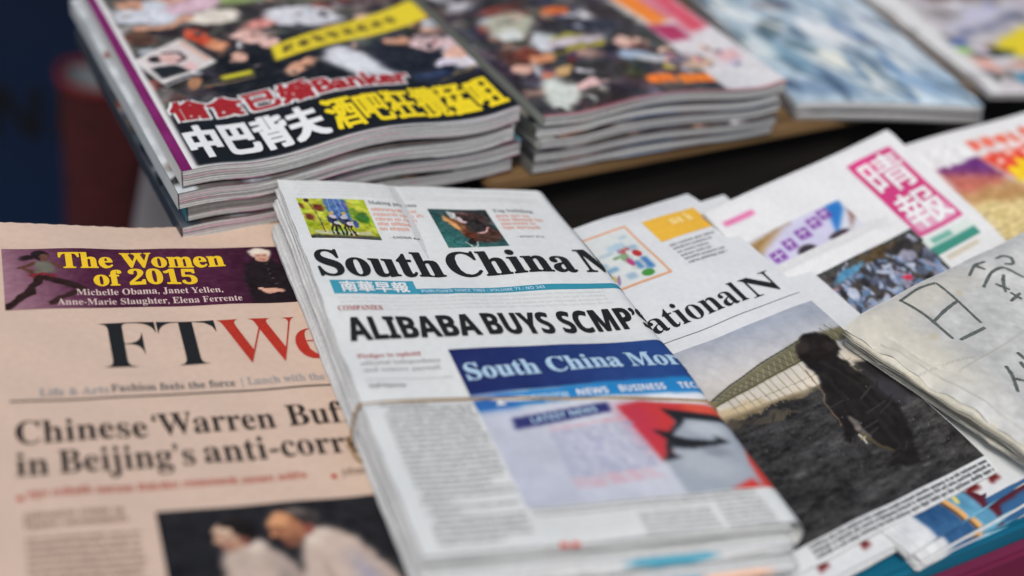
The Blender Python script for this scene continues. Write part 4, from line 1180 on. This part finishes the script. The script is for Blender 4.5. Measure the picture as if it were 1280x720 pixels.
SKIN, SKIN2 = (222, 178, 160), (208, 156, 128)
F_M1 = Frame((0.1139, 0.6765, 0.0523), (0.97274, 0.20816, 0.10224), N6, 5.45)
def paint1():
    c = Cv(0, 203, 0, 285, .8, (40, 38, 42))
    c.noise(16, 26, 101); c.noise(7, 26, 109, mono=False)
    c.rect(0, 203, 150, 285, (96, 96, 84), 10, .8); c.clutter(170, PHOTO, 3, 13, 5, (0, 203, 84, 285)); c.noise(10, 9, 102)
    c.ell(92, 222, 20, 14, (150, 172, 104), 0, .6); c.ell(150, 214, 26, 16, (140, 160, 96), 0, .6); c.ell(120, 246, 30, 20, (156, 150, 140), 0, .6)
    c.warp(1.7, 9, 171)
    # left group: white shirts, pink shirt, arms
    c.ell(28, 214, 24, 18, (206, 212, 222), 10, .3); c.ell(60, 218, 20, 14, (206, 176, 190), 0, .3); c.ell(66, 194, 18, 12, (222, 216, 204), -15, .3); c.ell(20, 232, 9, 9, SKIN2, 0, .4); c.ell(48, 234, 9, 8, (206, 160, 140), 0, .4)
    c.line([(14, 192), (34, 190), (50, 200)], 7, SKIN2, 2); c.ell(40, 180, 26, 8, (44, 34, 34), 0, .5)
    c.ell(50, 168, 8, 14, (204, 84, 54), 10, .4); c.ell(56, 154, 6, 10, (216, 148, 110), 10, .5); c.ell(14, 176, 7, 12, (86, 60, 44), 0, .5)
    # man in a dark jacket
    c.poly([(40, 66), (46, 120), (64, 146), (88, 138), (106, 120), (126, 92), (122, 62)], (20, 20, 24), 3)
    c.person(80, 156, 15, (226, 186, 176), (40, 34, 34), (22, 22, 26), 112)
    c.ell(99, 188, 17, 12, (54, 48, 48), 15, .4); c.ell(94, 172, 14, 8, (212, 140, 132), 15, .5); c.ell(96, 98, 13, 6, SKIN2, 25, .4); c.ell(64, 130, 5, 6, SKIN, 0, .4)
    # white dress and the second couple
    c.ell(122, 172, 26, 16, (214, 216, 224), -20, .3); c.poly([(108, 104), (128, 122), (158, 80), (146, 64), (126, 74)], (220, 224, 232), 2.5)
    c.poly([(140, 112), (158, 122), (200, 90), (203, 62), (150, 64)], (26, 28, 38), 3); c.ell(172, 60, 14, 8, (44, 60, 96), 0, .5)
    c.person(184, 110, 14, (222, 194, 196), (36, 32, 36), (214, 210, 220), 150); c.ell(168, 120, 9, 8, SKIN2, 0, .4); c.ell(170, 130, 10, 6, (60, 60, 66), 0, .5); c.ell(197, 86, 8, 9, SKIN, 0, .4); c.ell(186, 76, 7, 6, (212, 206, 222), 0, .4)
    c.line([(166, 52), (203, 64)], 2, (196, 176, 116), 1)
    c.ell(196, 150, 16, 8, (120, 44, 60), 0, .5); c.rect(150, 203, 190, 285, (92, 40, 52), 14, .7)
    c.clutter(60, PHOTO, 1.5, 4.5, 41, (3, 203, 90, 285)); c.noise(9, 3.5, 103); c.noise(6, 12, 104); c.unwarp()
    # framed inset
    q = [(1, 144), (37, 170), (50, 129), (11, 106)]
    c.poly(q, (226, 226, 224), .5); cx, cy = 25, 138
    ins = [(cx + (x - cx) * .86, cy + (y - cy) * .86) for x, y in q]; c.poly(ins, (216, 206, 206), .5)
    c.ell(15, 142, 5, 5, (40, 34, 36)); c.ell(24, 141, 7, 8, (220, 182, 176), 30); c.line([(21, 150), (31, 150), (33, 140), (27, 136)], 2.6, (52, 40, 44)); c.poly([(9, 130), (12, 113), (32, 122), (24, 132)], (26, 28, 30), 1); c.ell(33, 128, 4, 6, (226, 190, 190)); c.line([(36, 164), (46, 134)], 3, (214, 176, 160), 1)
    c.line([(2, 140), (12, 103), (30, 114)], .9, (190, 190, 190))
    c.ell(29, 104, 4, 9, (176, 130, 96), -20, .5)
    c.noise(5, 3.5, 105)
    # yellow strip
    c.poly([(83, 112), (202, 143), (203, 152), (202, 176), (86, 133)], (226, 206, 44), .8)
    x = 92
    while x < 180:
        y = 118.5 + (x - 83) * .31
        for q in range(7):
            if q % 2: c.line([(x + random.uniform(0, 7), y), (x + random.uniform(1, 7), y + 10)], 1.3, (78, 64, 30), .5, .9)
            else: c.line([(x, y + random.uniform(0, 10)), (x + 8, y + random.uniform(1, 11))], 1.3, (78, 64, 30), .5, .9)
        x += 11.5
    c.rect(46, 66, 103, 109, (196, 190, 50), 1.0)
    c.line([(33, 98), (66, 99)], .9, (170, 150, 110))
    # black title band, white margin
    c.rect(0, 203, 3.2, 52, (16, 17, 20), .4)
    c.rect(0, 203, 52, 60, (20, 20, 24), 4)
    c.rect(0, 3.4, 0, 285, (222, 222, 224), .3); c.rect(-1, 2.2, 0, 285, (222, 222, 224), .2)
    c.rect(0, 203, -1, 2.2, (214, 214, 214), .3)
    return c
M1_LAB = ['glossy gossip magazine with white and yellow Chinese title on black band, topmost of its stack',
          'glossy magazine second from top in the left magazine stack',
          'glossy magazine third from top in the left magazine stack',
          'glossy magazine at the bottom of the left magazine stack']
h1 = waves(3.0, 130, 2.6, 203)
m1 = mag_stack('glossy_magazine', F_M1, M1_LAB, 'magazines in the left stack', 4, 11.0, 203, 285, h1, paint1,
               ((206, 130, 160), (120, 124, 130), (190, 150, 170), (90, 96, 100)), ((20, 40, (190, 130, 160)), (42, 58, (90, 70, 84)), (70, 92, (206, 160, 180)), (120, 150, (60, 64, 70)), (190, 203, (150, 70, 110))),
               ((0, 0, 0), (-3.5, -2.5, .5), (2.5, 2.5, -.6), (-1.5, 1, .4)), seed=200, u0=-5.6,
               spines=((206, 208, 212), (190, 198, 204), (70, 140, 164), (52, 60, 72)))
s, cov = m1[0]
sp = Cv(-5.7, .1, 0, 285, 1.4, (122, 28, 98)); sp.noise(6, 20, 5)
s.picture('purple_edge_strip', sp, .1, mat=M_GLOSS)
s.text('title_white', '中巴背夫', I_WHITE, 10, 37, 6, 84, parent=cov, lift=.4, bold=1.2)
s.text('title_yellow', '酒吧狂攬猛咀', I_YEL, 9.0, 39, 89, 199.5, parent=cov, lift=.4, bold=.75)
wl = s.text('red_title_outline', '偷食已婚Banker', I_WHITE, 56, 23, 6, 153.5, parent=cov, lift=.3, bold=2.3)
s.text('red_title', '偷食已婚Banker', I_CRIM, 56, 23, 6, 153.5, parent=cov, lift=.6, bold=.9)

F_M2 = Frame((0.3316, 0.7175, 0.0681), (0.98541, 0.13503, 0.10357), N6, 1.0)
def paint2():
    c = Cv(-5, 174, 0, 240, .9, (58, 52, 54))
    c.warp(1.6, 8, 172, skew=.146)
    c.noise(16, 20, 111); c.noise(7, 20, 113, mono=False); c.clutter(120, PHOTO, 5, 15, 6, None, .8); c.noise(8, 8, 112)
    c.ell(16, 134, 18, 20, (176, 178, 160), 0, .4); c.ell(12, 118, 9, 10, (210, 216, 214), 0, .4); c.ell(33, 108, 8, 22, (206, 214, 220), -25, .3)
    c.ell(4, 84, 10, 14, (84, 48, 36), 10, .4); c.ell(13, 88, 8, 10, (118, 58, 40), 0, .5); c.ell(2, 68, 7, 7, SKIN, 0, .4); c.ell(22, 78, 9, 7, (214, 148, 108), 10, .4)
    c.poly([(3, 12), (10, 50), (22, 58), (32, 46), (28, 22), (14, 4)], (206, 214, 208), 2.5); c.ell(18, 54, 6, 4, (190, 120, 96), 0, .5)
    c.ell(50, 122, 22, 12, (44, 40, 42), 0, .5); c.rect(34, 60, 100, 106, (164, 160, 60), 1.5); c.rect(28, 72, 88, 99, (206, 196, 206), 2); c.poly([(28, 80), (70, 80), (72, 88), (30, 87)], (160, 152, 50), 1.5)
    c.ell(45, 46, 22, 14, (52, 48, 46), 0, .5); c.ell(38, 33, 12, 5, (222, 186, 184), 0, .4); c.ell(30, 56, 7, 6, (196, 160, 110), 0, .5)
    c.ell(54, 146, 11, 5, (216, 110, 50), 0, .4); c.ell(62, 136, 6, 5, (180, 190, 204), 0, .5); c.ell(74, 116, 20, 12, (52, 54, 66), 0, .4); c.ell(92, 138, 14, 16, (56, 46, 44), 0, .5)
    c.ell(85, 84, 9, 9, (222, 184, 170), 0, .4); c.ell(86, 62, 12, 9, (164, 184, 206), 0, .5); c.ell(96, 54, 14, 6, (200, 204, 208), 0, .5)
    c.clutter(24, PHOTO, 2, 6, 8, (0, 120, 8, 150), .8); c.noise(7, 4, 114); c.warp(.4, 8, 173, skew=.146)
    c.rect(77, 97, 17, 29, (248, 126, 36), .8); c.rect(100, 140, 14, 27, (248, 132, 36), .8)
    for x in (84, 90, 106, 112, 119, 126, 133): c.line([(x, 17), (x + 2, 27)], .9, (120, 60, 40), .5, .6); c.rect(98, 104, 38, 42, (206, 186, 80), 1)
    c.poly([(100, 158), (118, 160), (135, 78), (126, 70)], (206, 206, 206), 2)
    c.poly([(104, 240), (163, 240), (163, 2), (128, 2), (118, 70)], (218, 216, 220), 1.5); c.rect(150, 190, 2, 240, (214, 214, 218), 2)
    c.poly([(104, 170), (124, 176), (138, 118), (120, 108)], (242, 138, 48), 2); c.poly([(114, 110), (136, 108), (138, 82), (120, 80)], (176, 54, 96), 2); c.poly([(134, 170), (150, 170), (158, 96), (142, 90)], (210, 84, 104), 3); c.poly([(124, 176), (134, 176), (140, 120), (134, 116)], (206, 120, 140), 2)
    c.ell(124, 46, 14, 10, (206, 176, 150), 0, .5); c.ell(114, 52, 7, 7, (110, 104, 120), 0, .5); c.rect(144, 160, 42, 58, (214, 150, 160), 2, .6)
    c.rect(128, 163, 2, 30, (212, 214, 218), 3)
    c.clutter(22, ((206, 170, 150), (150, 150, 176), (214, 150, 160), (120, 104, 110)), 2, 5, 9, (100, 160, 36, 70)); c.noise(5, 4, 115); c.unwarp()
    c.rect(-5, 174, -1, 2.0, (180, 120, 130), .4)
    return c
M2_LAB = ['glossy magazine with crowded photos and orange lettering, topmost of the middle stack',
          'glossy magazine second from top in the middle magazine stack',
          'glossy magazine third from top in the middle magazine stack',
          'glossy magazine fourth from top in the middle magazine stack',
          'glossy magazine at the bottom of the middle magazine stack']
h2 = waves(3.2, 165, -1.3, 174)
mag_stack('photo_magazine', F_M2, M2_LAB, 'magazines in the middle stack', 5, 7.4, 174, 240, h2, paint2,
          ((206, 150, 150), (80, 120, 170), (120, 120, 124), (90, 84, 90)), ((12, 32, (206, 160, 150)), (34, 56, (70, 60, 64)), (58, 92, (86, 124, 172)), (94, 124, (110, 90, 100)), (126, 160, (120, 140, 160))),
          ((0, 0, 0), (-4.0, 1.5, -.5), (-1.0, .5, .3), (-5, -1.0, -.4), (-6, -1.5, .2)), seed=230, u0=-5.0, spines=((150, 156, 150), (86, 92, 90), (186, 190, 186), (60, 62, 66), (110, 112, 112)))

F_M3 = Frame((0.5254, 0.7580, 0.0654), (0.97085, -0.21689, 0.10204), N6, -8.75)
def paint3():
    c = Cv(0, 133, 0, 240, .9, (172, 192, 206))
    c.noise(16, 26, 121); c.noise(8, 10, 122)
    c.ell(53, 170, 16, 10, (104, 66, 66), 20, .6); c.ell(20, 200, 30, 20, (120, 150, 168), 0, .6); c.ell(30, 120, 26, 9, (84, 104, 110), 60, .6); c.ell(70, 118, 12, 30, (222, 228, 232), 12, .6)
    c.ell(95, 118, 9, 26, (70, 106, 160), 14, .5); c.ell(98, 100, 8, 8, (54, 66, 90), 0, .6); c.ell(97, 62, 5, 30, (92, 128, 168), -8, .6)
    c.ell(60, 62, 12, 30, (222, 226, 216), 22, .6); c.ell(22, 74, 10, 34, (120, 156, 176), 18, .6); c.ell(6, 96, 12, 30, (204, 216, 220), 10, .7); c.ell(44, 34, 16, 20, (132, 160, 184), 10, .6); c.ell(40, 92, 8, 16, (104, 132, 146), 30, .6)
    c.ell(76, 22, 22, 10, (214, 222, 222), -20, .6); c.ell(110, 34, 20, 24, (150, 178, 206), 0, .6); c.ell(118, 130, 12, 70, (200, 210, 218), 4, .6); c.ell(20, 20, 24, 12, (128, 152, 178), 0, .7)
    for i, q in enumerate(((78, 104, 120), (226, 230, 228), (96, 128, 160), (214, 222, 224), (70, 92, 118), (150, 172, 186))):
        r = random.Random(40 + i)
        for _ in range(9):
            c.ell(r.uniform(-4, 125), r.uniform(10, 200), r.uniform(2, 6), r.uniform(10, 30), q, r.uniform(-5, 38), .6, .75)
    c.noise(7, 7, 124)
    return c
M3_LAB = ['magazine with a pale blue abstract cover, right of the middle stack', 'magazine beneath the pale blue one, right of the middle stack']
h3 = lambda u, v: .8 * np.sin(u * .03) - 2.4 * np.exp(-np.maximum(v, 0) / 12) - 1.6 * np.exp(-np.maximum(u, 0) / 8)
mag_stack('blue_magazine', F_M3, M3_LAB, 'magazines in the blue cover pile', 2, 8.0, 133, 240, h3, paint3, ((206, 206, 216), (170, 176, 190)), ((0, 0, (0, 0, 0)),), ((0, 0, 0), (1.5, 1.5, -.4)), seed=260, bulge=.5, spines=((206, 206, 212), (190, 190, 200)))

F_M4 = Frame((0.6841, 0.7592, 0.0740), (0.98048, -0.16742, 0.10305), N6, -7.63)
def paint4():
    c = Cv(0, 160, 0, 240, .9, (190, 186, 190))
    c.warp(2, 12, 175); c.noise(14, 22, 131); c.clutter(60, PHOTO + ((150, 190, 96), (90, 120, 180), (206, 200, 220)), 5, 14, 10)
    c.poly([(0, 0), (12, 0), (16, 60), (26, 150), (30, 240), (0, 240)], (220, 222, 222), 3)
    c.poly([(46, 170), (160, 200), (160, 240), (46, 240)], (96, 66, 60), 4); c.poly([(22, 100), (120, 164), (150, 186), (70, 156)], (196, 196, 216), 3); c.poly([(22, 92), (110, 142), (120, 156), (40, 108)], (60, 74, 120), 4, .8); c.ell(26, 88, 12, 6, (80, 104, 160), 30, .5)
    c.poly([(40, 66), (60, 96), (150, 150), (150, 100), (70, 60)], (228, 208, 40), 2); c.ell(22, 72, 6, 6, (150, 196, 90), 0, .5); c.ell(42, 68, 20, 7, (44, 56, 44), 20, .5); c.ell(34, 72, 7, 6, (212, 200, 220), 0, .5)
    c.ell(24, 46, 9, 14, (222, 170, 156), 0, .4); c.ell(54, 44, 12, 10, (206, 160, 140), 0, .4); c.ell(44, 24, 12, 8, (70, 140, 170), 0, .5); c.ell(70, 20, 16, 10, (60, 80, 110), 0, .5)
    c.unwarp(); c.rect(0, 160, -1, 3, (206, 206, 212), 2)
    return c
h4 = lambda u, v: .6 * np.sin(u * .04) - 1.6 * np.exp(-np.maximum(v, 0) / 8)
mag_stack('yellow_strip_magazine', F_M4, ['magazine with yellow strip and white margin at the far right corner'], None, 1, 6.0, 160, 240, h4, paint4, ((206, 206, 216), (150, 120, 110)), ((0, 0, (0, 0, 0)),), ((0, 0, 0),), seed=270, spines=((206, 208, 210),))
